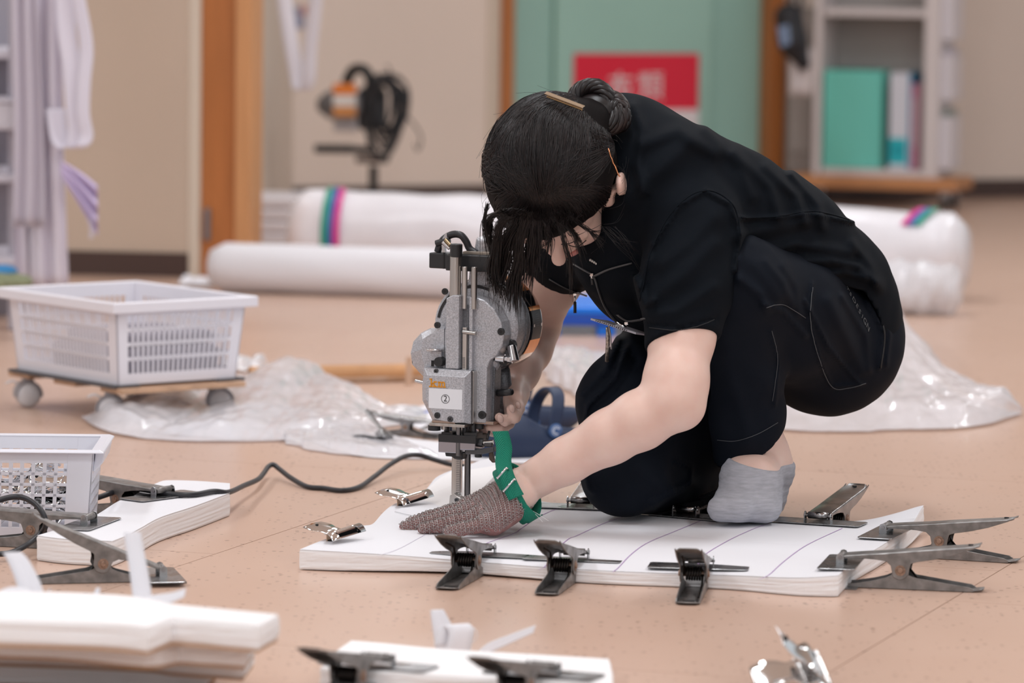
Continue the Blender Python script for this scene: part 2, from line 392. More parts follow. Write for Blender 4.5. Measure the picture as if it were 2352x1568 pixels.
# ---------------------------------------------------------------- shelf on a wheeled board
def shelf_unit():
    o = F(2150, 484); yaw = math.radians(-19)
    Mx = Matrix.Translation((o.x, o.y, 0)) @ Matrix.Rotation(yaw, 4, 'Z')
    s = S(14.2); w = 0.42; d = 0.20
    zb = 0.065; zt = 0.105
    mw = mat('shelf_white', (0.72, 0.66, 0.66), 0.5); mg = mat('shelf_back_grey', (0.36, 0.335, 0.32), 0.6); mo = mat('dolly_board', (0.55, 0.25, 0.105), 0.5, var=0.1, vs=8)
    dl = thing('wheeled_board', 'orange-brown wooden dolly board on casters under the white shelf', 'dolly', Mx @ Vector((-w / 2, d / 2, 0)))
    MB().box((-w / 2, d / 2, (zb + zt) / 2), (w + 0.14, d + 0.04, zt - zb), Mx).build('board', mo, dl, bevel=0.004)
    for x in (-w - 0.02, 0.02):
        for y in (0.03, d - 0.03):
            c = MB().cyl((x - 0.01, y, 0.024), (x + 0.01, y, 0.024), 0.024, 20, M=Mx).build('caster', mat('black_rubber', (0.012, 0.012, 0.013), 0.5), dl, bevel=0.003)
            MB().box((x, y, 0.045), (0.028, 0.02, 0.04), Mx).build('fork', mat('chrome_dull', (0.5, 0.5, 0.52), 0.3, 1), c, bevel=0.002)
    sh = thing('shelf', 'white open shelf with grey back panel standing on a wheeled board', 'shelf', Mx @ Vector((-w / 2, d / 2, zt)))
    MB().box((-w + 0.012, d / 2, zt + 0.65), (0.024, d, 1.3), Mx).build('side_panel', mw, sh, bevel=0.002)
    MB().box((-0.025, d / 2, zt + 0.65), (0.05, d, 1.3), Mx).build('side_panel', mw, sh, bevel=0.002)
    MB().box((-w / 2, d - 0.006, zt + 0.65), (w - 0.05, 0.012, 1.3), Mx).build('back_panel', mg, sh)
    for z in (0.012, 0.535, 0.9, 1.28): MB().box((-w / 2, d / 2 - 0.004, zt + z), (w - 0.06, d - 0.012, 0.024), Mx).build('shelf_board', mw, sh, bevel=0.002)
    tb = thing('file_box', 'teal green file box on the lowest shelf board', 'box', Mx @ Vector((-w + 0.13, 0.12, zt + 0.024)))
    mt = mat('teal_board', (0.16, 0.62, 0.52), 0.45)
    mb = MB()
    prof = [(-w + 0.03, 0.02)] + [(-w + 0.03 + 0.19 * t, 0.02 + 0.05 * t * t) for t in (0.3, 0.6, 0.8, 1.0)] + [(-w + 0.22, 0.24), (-w + 0.03, 0.24)]
    mb.prism([(x, y * 0.72) for x, y in prof], zt + 0.0245, zt + 0.345, Mx, 'xy').build('box_shell', mt, tb, bevel=0.004)
    MB().box((-w + 0.12, 0.1, zt + 0.346), (0.15, 0.12, 0.004), Mx).build('box_opening', mat('teal_dark', (0.02, 0.15, 0.13), 0.6), tb)
    bn = thing('ring_binder', 'white and cyan binder standing next to the teal file box', 'binder', Mx @ Vector((-0.135, 0.12, zt + 0.024)))
    MB().box((-0.135, 0.1, zt + 0.182), (0.065, 0.16, 0.315), Mx).build('cover', mat('binder_white', (0.70, 0.72, 0.80), 0.4), bn, bevel=0.003)
    MB().box((-0.137, 0.0185, zt + 0.085), (0.058, 0.002, 0.085), Mx).build('spine_label', mat('binder_cyan', (0.02, 0.52, 0.60), 0.4), bn, bevel=0.001)
    MB().cyl((-0.137, 0.0178, zt + 0.088), (-0.137, 0.0165, zt + 0.088), 0.018, 20, M=Mx).build('finger_hole', mat('binder_cyan_dark', (0.0, 0.34, 0.42), 0.5), bn)
    MB().box((-0.1, 0.1, zt + 0.182), (0.004, 0.165, 0.32), Mx).build('cover_edge', mat('binder_blue', (0.02, 0.30, 0.55), 0.4), bn)
    b2 = thing('pink_folder', 'thin pink folder between the cyan binder and the shelf side', 'binder', Mx @ Vector((-0.078, 0.12, zt + 0.024)))
    MB().box((-0.084, 0.1, zt + 0.165), (0.022, 0.16, 0.28), Mx).build('cover', mat('folder_pink', (0.62, 0.30, 0.40), 0.5), b2, bevel=0.003)
    MB().box((-0.084, 0.0185, zt + 0.18), (0.012, 0.002, 0.16), Mx).build('spine_label', mat('folder_pale', (0.72, 0.55, 0.60), 0.5), b2)
    # pockets with papers on the side
    for k, (z0, z1) in enumerate(((0.03, 0.20), (0.255, 0.40), (0.45, 0.60), (0.66, 0.82))):
        r = thing('wire_pocket', ['clear pocket with grey-green papers lowest on the shelf side', 'clear pocket of white papers second from the bottom on the shelf side', 'clear pocket of white papers third from the bottom on the shelf side', 'clear pocket with pink-edged paper high on the shelf side'][k], 'pocket', Mx @ Vector((0.03, d / 2, zt + z0)), group='pockets on the shelf side')
        MB().box((0.035, d / 2, zt + (z0 + z1) / 2), (0.003, d - 0.06, z1 - z0), Mx).build('front_panel', mat('pocket_clear', (0.72, 0.68, 0.72), 0.25), r, bevel=0.001)
        for y in (0.03, d - 0.03): MB().box((0.018, y, zt + (z0 + z1) / 2), (0.036, 0.003, z1 - z0), Mx).build('end_panel', MATS['pocket_clear'], r)
        MB().box((0.016, d / 2, zt + (z0 + z1) / 2 + 0.01), (0.02, d - 0.08, z1 - z0 + 0.02), Mx).build('papers', mat(['papers_grey', 'papers_white', 'papers_white2', 'papers_pink'][k], [(0.30, 0.33, 0.30), (0.62, 0.56, 0.62), (0.66, 0.60, 0.64), (0.62, 0.40, 0.44)][k], 0.7), r)
    # grey partition and the dark bag hung beside the shelf
    pn = thing('grey_locker', 'narrow grey-brown locker beside the orange door frame', 'locker', F(1835, 462))
    o2 = F(1835, 466); MB().box((o2.x, o2.y + 0.1, 0.375), (0.085, 0.2, 0.55)).build('body', mat('locker_grey', (0.32, 0.28, 0.26), 0.6), pn, bevel=0.004)
    MB().box((o2.x, o2.y - 0.004, 0.40), (0.07, 0.008, 0.46)).build('door', mat('locker_grey2', (0.38, 0.34, 0.32), 0.6), pn, bevel=0.002)
    MB().box((o2.x, o2.y + 0.1, 0.05), (0.08, 0.19, 0.1)).build('base', M_BASE, pn)
    bg = thing('shoulder_bag', 'black bag hanging by its strap beside the white shelf', 'bag', U(1822, 150, 13.7))
    D = 13.75
    def fn(P):
        return sd_chain(P, [U(1812, 40, D), U(1820, 95, D), U(1845, 145, D)], [0.045, 0.042, 0.022], 0.03)
    v, f = surfnet(fn, *bounds([U(1780, 0, D - 0.1), U(1880, 170, D + 0.1)], 0.02), 0.008)
    mesh_obj('pouch', v, f, mat('bag_black', (0.01, 0.01, 0.014), 0.55), bg, True)
    MB().tube(catmull([U(1835, 30, D), U(1842, -30, D), U(1850, -120, D), U(1842, -125, D), U(1822, -30, D), U(1815, 20, D)], 6), 0.008, 8).build('strap', MATS['bag_black'], bg, True)
    MB().add([U(1786, 62, D - 0.045), U(1812, 56, D - 0.05), U(1816, 100, D - 0.05), U(1794, 108, D - 0.045), U(1786, 62, D - 0.04), U(1812, 56, D - 0.045), U(1816, 100, D - 0.045), U(1794, 108, D - 0.04)], [(0, 1, 2, 3), (4, 7, 6, 5), (0, 4, 5, 1), (1, 5, 6, 2), (2, 6, 7, 3), (3, 7, 4, 0)]).build('patch', mat('bag_patch', (0.16, 0.22, 0.34), 0.5), bg)
    to = thing('hanging_towel', 'pale cloth hanging below the black bag', 'cloth', U(1840, 160, 13.9))
    P = []
    for i in range(9):
        y = 110 + i * 18; P.append([U(1808 + j * 8 + 4 * math.sin(j + i * .4), y + (j % 3), 13.765 + 0.012 * math.sin(j * 1.7 + i * .3)) for j in range(8)])
    MB().grid(P[:7]).build('cloth', mat('towel_pale', (0.60, 0.53, 0.52), 0.9), to, True, solid=0.004)
shelf_unit()
# ================================================================ far objects
M_FAB = mat('white_fabric', (0.85, 0.84, 0.88), 0.8, bump=0.15, bs=600)
M_FABL = mat('lavender_fabric', (0.66, 0.60, 0.68), 0.85, var=0.06, vs=9, stretch=(3, 3, 0.4))
M_FILM = mat('clear_film', (0.90, 0.88, 0.92), 0.16, alpha=0.72, spec=0.8, var=0.05, vs=60)
M_FILM2 = mat('milky_film', (0.88, 0.86, 0.89), 0.2, alpha=0.75, spec=0.7)
M_STEEL = mat('bright_steel', (0.62, 0.61, 0.62), 0.22, 1.0)
M_CHROME = mat('chrome', (0.80, 0.80, 0.80), 0.07, 1.0)
M_BLACK = mat('black_plastic', (0.012, 0.012, 0.013), 0.42)
M_RUB = mat('black_cable', (0.018, 0.018, 0.022), 0.42)
def wob_roll(a, b, r, n, seed, amp, ends=0.0, mid=40):
    """a lumpy cylinder lying along a-b (axis points), closed and slightly gathered at its ends"""
    rs = np.random.RandomState(seed); a, b = Vector(a), Vector(b); t = (b - a); L = t.length; t.normalize(); h = Vector((t.y, -t.x, 0)); up = Vector((0, 0, 1))
    ph = rs.uniform(0, 6.28, 12); P = []
    for i in range(mid + 1):
        x = i / mid; e = min(x, 1 - x) * L
        rr = r * (1 - ends * max(0, 1 - e / (0.35 * r)) ** 2)
        row = []
        for j in range(n):
            w = 2 * PI * j / n
            q = rr + amp * (math.sin(3 * w + 9 * x + ph[0]) + math.sin(2 * w - 23 * x + ph[1]) + math.sin(5 * w + 37 * x + ph[2]) * 0.6 + 0.5 * math.sin(61 * x + ph[3] + w)) / 3
            z = q * math.sin(w)
            row.append(a + t * (x * L) + h * (q * math.cos(w)) + up * max(z, -r * 0.985))
        P.append(row + [row[0]])
    return P, a, b
def roll_mesh(mb, P, a, b):
    mb.grid(P); n = len(P[0]) - 1
    for R_, c in ((P[0], a), (P[-1], b)):
        mb.add(list(R_[:n]) + [c], [(k, (k + 1) % n, n) for k in range(n)])
    return mb
ra = 0.11; A1 = F(684, 628); B1 = F(2212, 690); t1 = (B1 - A1).normalized()
roll1 = thing('wrapped_fabric_roll', 'thick roll of white cloth in plastic wrap with coloured stripes near both ends', 'fabric roll', (A1 + B1) / 2)
P, a, b = wob_roll(A1 + Vector((0, 0, ra)), B1 + Vector((0, 0, ra)), ra, 32, 3, 0.008, 0.25, 60)
roll_mesh(MB(), P, a, b).build('wrapped_roll', mat('wrapped_white', (0.87, 0.85, 0.89), 0.25, var=0.03, vs=14, bump=0.5, bs=22), roll1, True, weld=True)
for e, (x0, w0, w1) in enumerate(((0.062, -0.3, 1.45), (0.921, 0.72, 1.42))):
    L_ = (B1 - A1).length
    for k, cn in enumerate(('pink', 'blue', 'green') if e else ('green', 'blue', 'pink')):
        Pt = []
        for j in range(13):
            w = w0 + (w1 - w0) * j / 12; x = x0 * L_ + (k + 0.0) * 0.017 + (0.0 if e == 0 else 0.03 * (j / 12)) - (0.022 * (j / 12) ** 3 if e == 0 else 0)
            h = Vector((t1.y, -t1.x, 0)); Pt.append([A1 + Vector((0, 0, ra)) + t1 * (x + d) + (h * math.cos(w) + Vector((0, 0, 1)) * math.sin(w)) * (ra + 0.009) for d in (0, 0.0165)])
        MB().grid(Pt).build('stripe_tape', mat('tape_' + cn, {'pink': (0.78, 0.03, 0.30), 'blue': (0.06, 0.13, 0.42), 'green': (0.02, 0.38, 0.26)}[cn], 0.35), roll1, True, solid=0.0015)
rb = 0.06; A2 = F(486, 668); B2 = F(2165, 722)
roll2 = thing('plain_fabric_roll', 'long thin roll of plain white cloth on the floor in front of the wrapped roll', 'fabric roll', (A2 + B2) / 2)
P, a, b = wob_roll(A2 + Vector((0, 0, rb)), B2 + Vector((0, 0, rb)), rb, 28, 5, 0.003, 0.3, 50)
roll_mesh(MB(), P, a, b).build('cloth_roll', M_FAB, roll2, True, weld=True)
P, a, b = wob_roll(A2 + (B2 - A2) * 0.9 + Vector((0, 0, rb)), F(2205, 724) + Vector((0, 0, rb)), rb * 1.06, 24, 8, 0.012, 0.4, 12)
roll_mesh(MB(), P, a, b).build('end_wrap', M_FILM2, roll2, False, weld=True)
# small crumpled scrap beside the plain roll, folded cloth behind
def crumple(w, d, h, n, seed, sharp=1.0, edge=0.15):
    rs = np.random.RandomState(seed); X, Y = np.meshgrid(np.linspace(-1, 1, n), np.linspace(-1, 1, n), indexing='ij')
    Z = np.zeros_like(X)
    for i in range(16):
        k = rs.normal(size=2) * (2.2 + 0.55 * i); p = rs.uniform(0, 6.28); Z += np.abs(np.sin(X * k[0] + Y * k[1] + p)) * (1.0 / (1 + 0.35 * i)) * sharp
    Z = (Z - Z.min()) / (Z.max() - Z.min()); r = np.maximum(np.abs(X), np.abs(Y))
    m = np.clip((1 - r) / edge, 0, 1); m = m * m * (3 - 2 * m)
    jx = rs.normal(size=X.shape) * 0.1 * w / n; jy = rs.normal(size=X.shape) * 0.1 * d / n
    return X * w / 2 + jx, Y * d / 2 + jy, Z * h, m
def sheet_from_px(name, poly, hfun, m, label=None, cat=None, n=60, seed=0, parent=None, amp=0.02, base=0.0015, smooth=True, solid=0.0, group=None):
    """crumpled sheet lying on the floor inside an outline of four floor curves given as pixels: (far, near) rows of equal length"""
    far, near = poly; far = catmull([tuple(F(*p)) for p in far], 10); near = catmull([tuple(F(*p)) for p in near], 10)
    def samp(c, t):
        i = t * (len(c) - 1); k = min(int(i), len(c) - 2); return Vector(c[k]).lerp(Vector(c[k + 1]), i - k)
    rs = np.random.RandomState(seed); ks = [(rs.normal(size=2) * (3 + 2.2 * i), rs.uniform(0, 6.28)) for i in range(10)]
    rows = []; N2 = n
    for i in range(N2 + 1):
        v = i / N2; row = []
        for j in range(n * 2 + 1):
            u = j / (n * 2); p = samp(far, u).lerp(samp(near, u), v)
            e = min(u, 1 - u, 1.0) / 0.08; e2 = min(v, 1 - v) / 0.12; m_ = min(1, e) * min(1, e2)
            z = sum(abs(math.sin(k[0] * u * 2.2 + k[1] * v + ph)) / (1.0 + 0.45 * q) for q, (k, ph) in enumerate(ks)) / 4.2
            wx = math.sin(u * 37 + v * 11 + seed) * 0.004; wy = math.sin(u * 23 - v * 31 + seed) * 0.004
            row.append((p.x + wx, p.y + wy, base + (z * amp + hfun(u, v)) * (0.12 + 0.88 * m_)))
        rows.append(row)
    o = MB().grid(rows).build(name, m, parent, smooth, solid=solid)
    if label: tag(o, label, cat, group)
    return o
sc = F(455, 655)
X, Y, Z, mk = crumple(0.09, 0.12, 0.022, 18, 4)
MB().grid([[(sc.x + X[i, j], sc.y + Y[i, j], 0.003 + Z[i, j] * (0.2 + 0.8 * mk[i, j])) for j in range(18)] for i in range(18)]).build('paper_scrap', M_FAB, None, solid=0.002)
tag(bpy.data.objects['paper_scrap'], 'small crumpled white scrap at the end of the plain cloth roll', 'scrap')
fb = thing('folded_cloth_bundle', 'pale folded cloth bundle behind the wrapped roll near the door frame', 'cloth', F(628, 560))
c = F(640, 562)
for k in range(4): MB().box((c.x + 0.01 * (k % 2), c.y + 0.12, 0.018 + 0.034 * k), (0.20 - 0.006 * k, 0.26, 0.033)).build('fold', mat('bundle_white', (0.74, 0.70, 0.73), 0.8), fb, bevel=0.012, seg=3)
# ---------------------------------------------------------------- cutter hung on a stand, far background
def stand_cutter():
    D = 13.2; g = F(856, 0) if False else None
    top = U(858, 380, D); st = thing('cutter_stand', 'thin black stand behind the wrapped roll carrying a cutting machine', 'stand', (top.x, top.y, 0))
    MB().cyl((top.x, top.y, 0.0), (top.x, top.y, top.z), 0.014, 14).build('pole', M_BLACK, st)
    MB().cyl((top.x, top.y, 0.0), (top.x, top.y, 0.015), 0.12, 24).build('base', M_BLACK, st, bevel=0.003)
    a = U(722, 340, D - .02); b = U(860, 345, D)
    MB().tube([a, b], 0.012, 10).build('arm', M_BLACK, st); MB().box(tuple(a.lerp(b, 0.33)), (0.118, 0.03, 0.026)).build('arm_sleeve', M_BLACK, st, bevel=0.005)
    MB().box(tuple(U(855, 366, D)), (0.10, 0.05, 0.02)).build('cross_plate', mat('stand_brown', (0.10, 0.07, 0.06), 0.5), st, bevel=0.003)
    mc = thing('spare_cutting_machine', 'spare cutting machine with an orange label and coiled black cable on the stand', 'machine', top)
    mg = mat('far_grey_metal', (0.33, 0.32, 0.33), 0.4, 0.5)
    c = U(790, 240, D)
    MB().cyl(c + Vector((-0.0, -0.04, 0)), c + Vector((0, 0.08, 0)), 0.055, 28).build('motor', mg, mc, bevel=0.006)
    MB().tube([U(728, 240, D), U(740, 240, D), U(757, 240, D), U(775, 240, D)], [0.014, 0.03, 0.045, 0.05], 20).build('motor_cover', mat('far_dark_metal', (0.14, 0.135, 0.14), 0.4), mc, True)
    for n_, z0, z1, cc in (('orange_label', 192, 218, (0.75, 0.20, 0.02)), ('white_label', 218, 245, (0.72, 0.68, 0.64)), ('brown_label', 245, 268, (0.62, 0.25, 0.07))):
        p = U(765, z0, D - 0.075); q_ = U(818, z1, D - 0.075)
        MB().box(((p.x + q_.x) / 2, p.y, (p.z + q_.z) / 2), (q_.x - p.x, 0.012, p.z - q_.z)).build(n_, mat(n_, cc, 0.5), mc, bevel=0.002)
    MB().box(tuple(U(795, 288, D)), (0.075, 0.05, 0.035)).build('gear_foot', mat('far_light_metal', (0.5, 0.48, 0.5), 0.4, 0.4), mc, bevel=0.006)
    MB().tube(catmull([U(795, 190, D), U(812, 160, D - .02), U(840, 162, D - .03), U(856, 200, D - .03)], 6), 0.016, 10).build('handle', M_BLACK, mc, True)
    MB().box(tuple(U(855, 250, D + 0.02)), (0.09, 0.07, 0.13)).build('gear_case', mat('far_dark_metal2', (0.07, 0.07, 0.075), 0.45), mc, bevel=0.02, seg=3)
    cb = thing('coiled_cable', 'coil of black cable hanging on the spare cutting machine', 'cable', U(880, 190, D - .06))
    rs = random.Random(5)
    for k in range(17):
        pts = []
        ox, w, h = rs.uniform(-8, 10), rs.uniform(20, 46), rs.uniform(55, 96); cx = 884 + ox; cy = 188 + h + rs.uniform(-20, 6); dd = rs.uniform(-0.10, -0.04); tl = rs.uniform(-.25, .3)
        for j in range(20):
            t = 2 * PI * j / 20; x = math.cos(t) * w * (1 + 0.3 * math.sin(t)); y = -math.sin(t) * h
            pts.append(U(cx + x + tl * y * -.35, cy + y, D + dd + 0.02 * math.sin(t + k)))
        MB().tube(pts, 0.0042, 6, closed=True).build('cable_loop', M_RUB, cb, True)
    MB().tube(catmull([U(900, 190, D - .08), U(894, 160, D - .08), U(888, 150, D - .07)], 4), 0.003, 6).build('cable_end', M_RUB, cb, True)
    MB().tube(catmull([U(930, 260, D - .06), U(966, 310, D - .05), U(960, 345, D - .05), U(952, 330, D - .05)], 6), 0.003, 6).build('cable_end', M_RUB, cb, True)
stand_cutter()
def ribbon(name, pts, w, m, parent=None, widthdir=(1, 0, 0), solid=0.0012, n=8, tw=None, smooth=True, sub=0):
    c = catmull([tuple(p) for p in pts], n); P = []
    for i, p in enumerate(c):
        u = i / (len(c) - 1); ww = w(u) if callable(w) else w
        wd = Vector(widthdir(u) if callable(widthdir) else widthdir).normalized() * ww / 2
        P.append([Vector(p) - wd, Vector(p) - wd * 0.33 + Vector((0, 0.0015, 0)), Vector(p) + wd * 0.33 + Vector((0, 0.0015, 0)), Vector(p) + wd])
    return MB().grid(P).build(name, m, parent, smooth, solid=solid)
D = 11.6
sp = thing('hanging_cloth_strip', 'long white cloth strip hanging in a loop between the two orange door frames', 'cloth strip', U(690, 210, D))
ribbon('strip', [U(672, -1690, D), U(655, -260, D), U(650, -60, D), U(664, 70, D), U(680, 160, D), U(690, 205, D - .01), U(707, 190, D - .03), U(713, 110, D - .03), U(727, -30, D - .03), U(735, -260, D - .03), U(712, -1690, D - .01)], lambda u: 0.040 if u < .5 else 0.036, mat('strip_white', (0.80, 0.77, 0.83), 0.8), sp, lambda u: (1, 0.25 if u < .5 else -.25, 0.0), 0.002)
tg = thing('small_tag', 'tiny blue and pink tag on the wall behind the hanging strip', 'tag', WB.M @ Vector((WB.q(688, 40).x, 0.01, WB.q(688, 40).z)))
a = WB.q(676, 15); b = WB.q(698, 66); WB.box(MB(), a.x, b.x, 0.0, 0.006, b.z, a.z).build('paper', mat('tag_blue', (0.35, 0.36, 0.48), 0.6), tg, bevel=0.001)
a = WB.q(690, 12); b = WB.q(704, 34); WB.box(MB(), a.x, b.x, 0.0061, 0.008, b.z, a.z).build('corner_mark', mat('tag_pink', (0.60, 0.30, 0.27), 0.6), tg)
# ---------------------------------------------------------------- rack with hanging cloth at the side
def side_rack():
    D = 9.6; g = F(10, 700)
    rk = thing('rack', 'grey-lilac metal rack at the edge with hanging cloth in front', 'rack', U(0, 640, D))
    mr = mat('rack_paint', (0.50, 0.47, 0.53), 0.5)
    for px in (26, -210): 
        p = U(px, 300, D); MB().box((p.x, p.y + 0.05, 0.6), (0.022, 0.03, 1.2)).build('post', mr, rk, bevel=0.003)
    for py in (125, 250, 410, 600):
        p = U(-95, py, D); MB().box((p.x, p.y + 0.2, p.z), (0.245, 0.36, 0.018)).build('shelf_board', mat('rack_board', (0.66, 0.63, 0.70), 0.5), rk, bevel=0.003)
    p = U(-95, 300, D); MB().box((p.x, p.y + 0.39, 0.6), (0.245, 0.012, 1.2)).build('back_panel', mat('rack_dark', (0.30, 0.28, 0.32), 0.6), rk)
    hb = thing('white_shelf_basket', 'white edge of a basket on the rack shelf', 'basket', U(-10, 245, D - .02))
    p = U(-40, 268, D - 0.02); MB().prism([(-0.10, -0.03), (0.04, -0.03), (0.055, 0.03), (-0.10, 0.03)], 0.02, 0.2, Matrix.Translation((p.x + .03, p.y, p.z)), 'xz').build('body', mat('basket_white_far', (0.70, 0.67, 0.73), 0.45), hb, bevel=0.006)
    MB().box((p.x + .01, p.y + 0.11, p.z + 0.034), (0.15, 0.19, 0.008)).build('rim', MATS['basket_white_far'], hb, bevel=0.003)
    dr = thing('hanging_cloth', 'pale lilac cloth hanging in long vertical folds beside the rack', 'cloth', U(95, 655, D - 0.08))
    def drape(name, x0, x1, y0, y1, dd, nf, amp, ph, m, taper=0.0):
        P = []
        for i in range(25):
            v = i / 24; row = []; py = y0 + (y1 - y0) * v
            for j in range(41):
                u = j / 40; px = x0 + (x1 - x0) * u + taper * (v - .5) * (u - .2) + 4 * math.sin(v * 5 + ph)
                row.append(U(px, py, D + dd + amp * math.sin(u * nf * 2 * PI + ph + 0.8 * math.sin(v * 3 + ph)) + 0.012 * v))
            P.append(row)
        return MB().grid(P).build(name, m, dr, True, solid=0.003)
    drape('cloth_layer', 40, 142, -120, 662, 0.0, 3, 0.016, 0.3, M_FABL, 30)
    drape('cloth_layer', 70, 148, -120, 660, -0.04, 2.2, 0.012, 2.0, mat('lavender_fabric2', (0.70, 0.65, 0.73), 0.85), 16)
    drape('cloth_layer', 30, 92, -120, 520, -0.07, 2, 0.010, 4.1, mat('lavender_fabric3', (0.58, 0.53, 0.60), 0.85), 20)
    lp = thing('looped_cloth_strip', 'pale strip looped over the hanging lilac cloth', 'cloth strip', U(170, 330, D - .1))
    mL = mat('loop_white', (0.72, 0.68, 0.77), 0.85)
    ribbon('strip', [U(148, -90, D - .1), U(152, 60, D - .1), U(166, 160, D - .1), U(172, 240, D - .1), U(178, 300, D - .1), U(170, 338, D - .1), U(140, 325, D - .08), U(128, 250, D - .06)], 0.042, mL, lp, (1, .3, 0), 0.002)
    ribbon('strip', [U(160, -90, D - .12), U(184, 20, D - .12), U(198, 110, D - .12), U(192, 190, D - .12), U(190, 260, D - .12), U(198, 310, D - .12), U(186, 335, D - .12), U(160, 340, D - .1)], 0.032, mL, lp, (1, -.3, 0), 0.002)
    tl = thing('frayed_cloth_end', 'frayed lilac cloth end sticking out from the hanging cloth', 'cloth', U(190, 480, D - .1))
    P = []
    for i in range(14):
        v = i / 13; row = []
        for j in range(17):
            u = j / 16; c = Vector(U(140 + 84 * v ** 1.1, 385 + (60 + 25 * v) * v + (u - .5) * (30 + 84 * v) + 14 * v, D - 0.10 - 0.02 * math.sin(u * 19) * v)); row.append(c)
        P.append(row)
    MB().grid(P).build('cloth', mat('lilac_strong', (0.60, 0.50, 0.72), 0.85), tl, True, solid=0.002)
    for k in range(5): MB().tube(catmull([U(200 + 3 * k, 500, D - .1), U(206 + 2 * k, 525, D - .1), U(209 + k * 2 - 4, 548, D - .1)], 4), 0.0008, 5).build('loose_thread', mL, tl, True)
    bt = thing('green_mesh_bag', 'crumpled olive green bag with a blue edge at the rack foot', 'bag', U(20, 650, D - .15))
    def fn(P): return sd_ell(P, U(12, 648, D - .15), (0.06, 0.06, 0.020)) + 0.003 * noise3(P, 60, 2)
    v, f = surfnet(fn, *bounds([U(-60, 600, D - .25), U(70, 690, D - .05)], 0.02), 0.006)
    mesh_obj('pouch', v, f, mat('olive_mesh', (0.24, 0.26, 0.15), 0.8, var=0.4, vs=90), bt, True)
    def fn(P): return sd_ell(P, U(4, 622, D - .12), (0.035, 0.04, 0.014)) + 0.003 * noise3(P, 60, 4)
    v, f = surfnet(fn, *bounds([U(-60, 590, D - .2), U(60, 650, D - .05)], 0.02), 0.006)
    mesh_obj('blue_lining', v, f, mat('blue_lining', (0.03, 0.22, 0.48), 0.6), bt, True)
side_rack()
# ---------------------------------------------------------------- blue pallet, cardboard tube
p = F(1330, 772)
pl = thing('blue_pallet', 'bright blue plastic pallet edge behind the kneeling person', 'pallet', (p.x, p.y + .15, 0))
mbu = mat('pallet_blue', (0.0, 0.20, 0.88), 0.35)
MB().box((p.x + 0.06, p.y + 0.16, 0.058), (0.30, 0.32, 0.016)).build('deck', mbu, pl, bevel=0.003)
MB().box((p.x + 0.06, p.y + 0.016, 0.036), (0.30, 0.03, 0.026)).build('side_rail', mat('pallet_blue2', (0.004, 0.07, 0.45), 0.35), pl, bevel=0.003)
for dx in (-0.062, 0.06, 0.18): MB().box((p.x + dx, p.y + 0.16, 0.0125), (0.04, 0.30, 0.025)).build('foot', mbu, pl, bevel=0.003)
a = F(572, 882); b = F(985, 874); r = 0.0175
tb = thing('cardboard_tube', 'brown cardboard tube on the floor with worn pale wrapping', 'tube', (a + b) / 2)
up = Vector((0, 0, r))
d = (b - a).normalized()
mb = MB(); M = frame_mat(a + up, (0, 0, 1) if False else Vector((d.y, -d.x, 0)), d)
mb.lathe([(r * .8, 0.0), (r, 0.0), (r, (b - a).length), (r * .8, (b - a).length), (r * .8, 0.0)], 28, M).build('tube_wall', mat('cardboard', (0.55, 0.29, 0.135), 0.7, var=0.15, vs=14), tb, 2, weld=True)
MB().lathe([(r * .79, 0.012), (0.0, 0.012)], 28, M).build('tube_core', mat('tube_dark', (0.03, 0.025, 0.025), 0.9), tb)
mb = MB().lathe([(r + 0.0004, 0.03), (r + 0.0012, 0.032), (r + 0.0012, (b - a).length - .01), (r + 0.0004, (b - a).length - .008)], 20, M, 0.3, 2.2)
mb.build('pale_wrapping', mat('tube_wrap', (0.74, 0.62, 0.52), 0.5, var=0.25, vs=20, col2=(0.58, 0.34, 0.17)), tb, True)
w = F(940, 880); tw = thing('torn_tape_piece', 'thin upright tape piece standing against the cardboard tube', 'tape', w)
MB().box((w.x, w.y - 0.032, 0.028), (0.013, 0.0015, 0.056)).build('tape', mat('tape_tan', (0.62, 0.42, 0.30), 0.5), tw, bevel=0.0004); MB().box((w.x, w.y - 0.0335, 0.003), (0.016, 0.004, 0.006)).build('folded_foot', MATS['tape_tan'], tw, bevel=0.001)
w = F(560, 845); X, Y, Z, mk = crumple(0.085, 0.2, 0.03, 22, 14)
o = MB().grid([[(w.x + X[i, j], w.y + Y[i, j], 0.003 + Z[i, j] * (0.2 + 0.8 * mk[i, j])) for j in range(22)] for i in range(22)]).build('plastic_scrap', M_FILM2, None, True); tag(o, 'small pale plastic scrap behind the end of the cardboard tube', 'plastic')
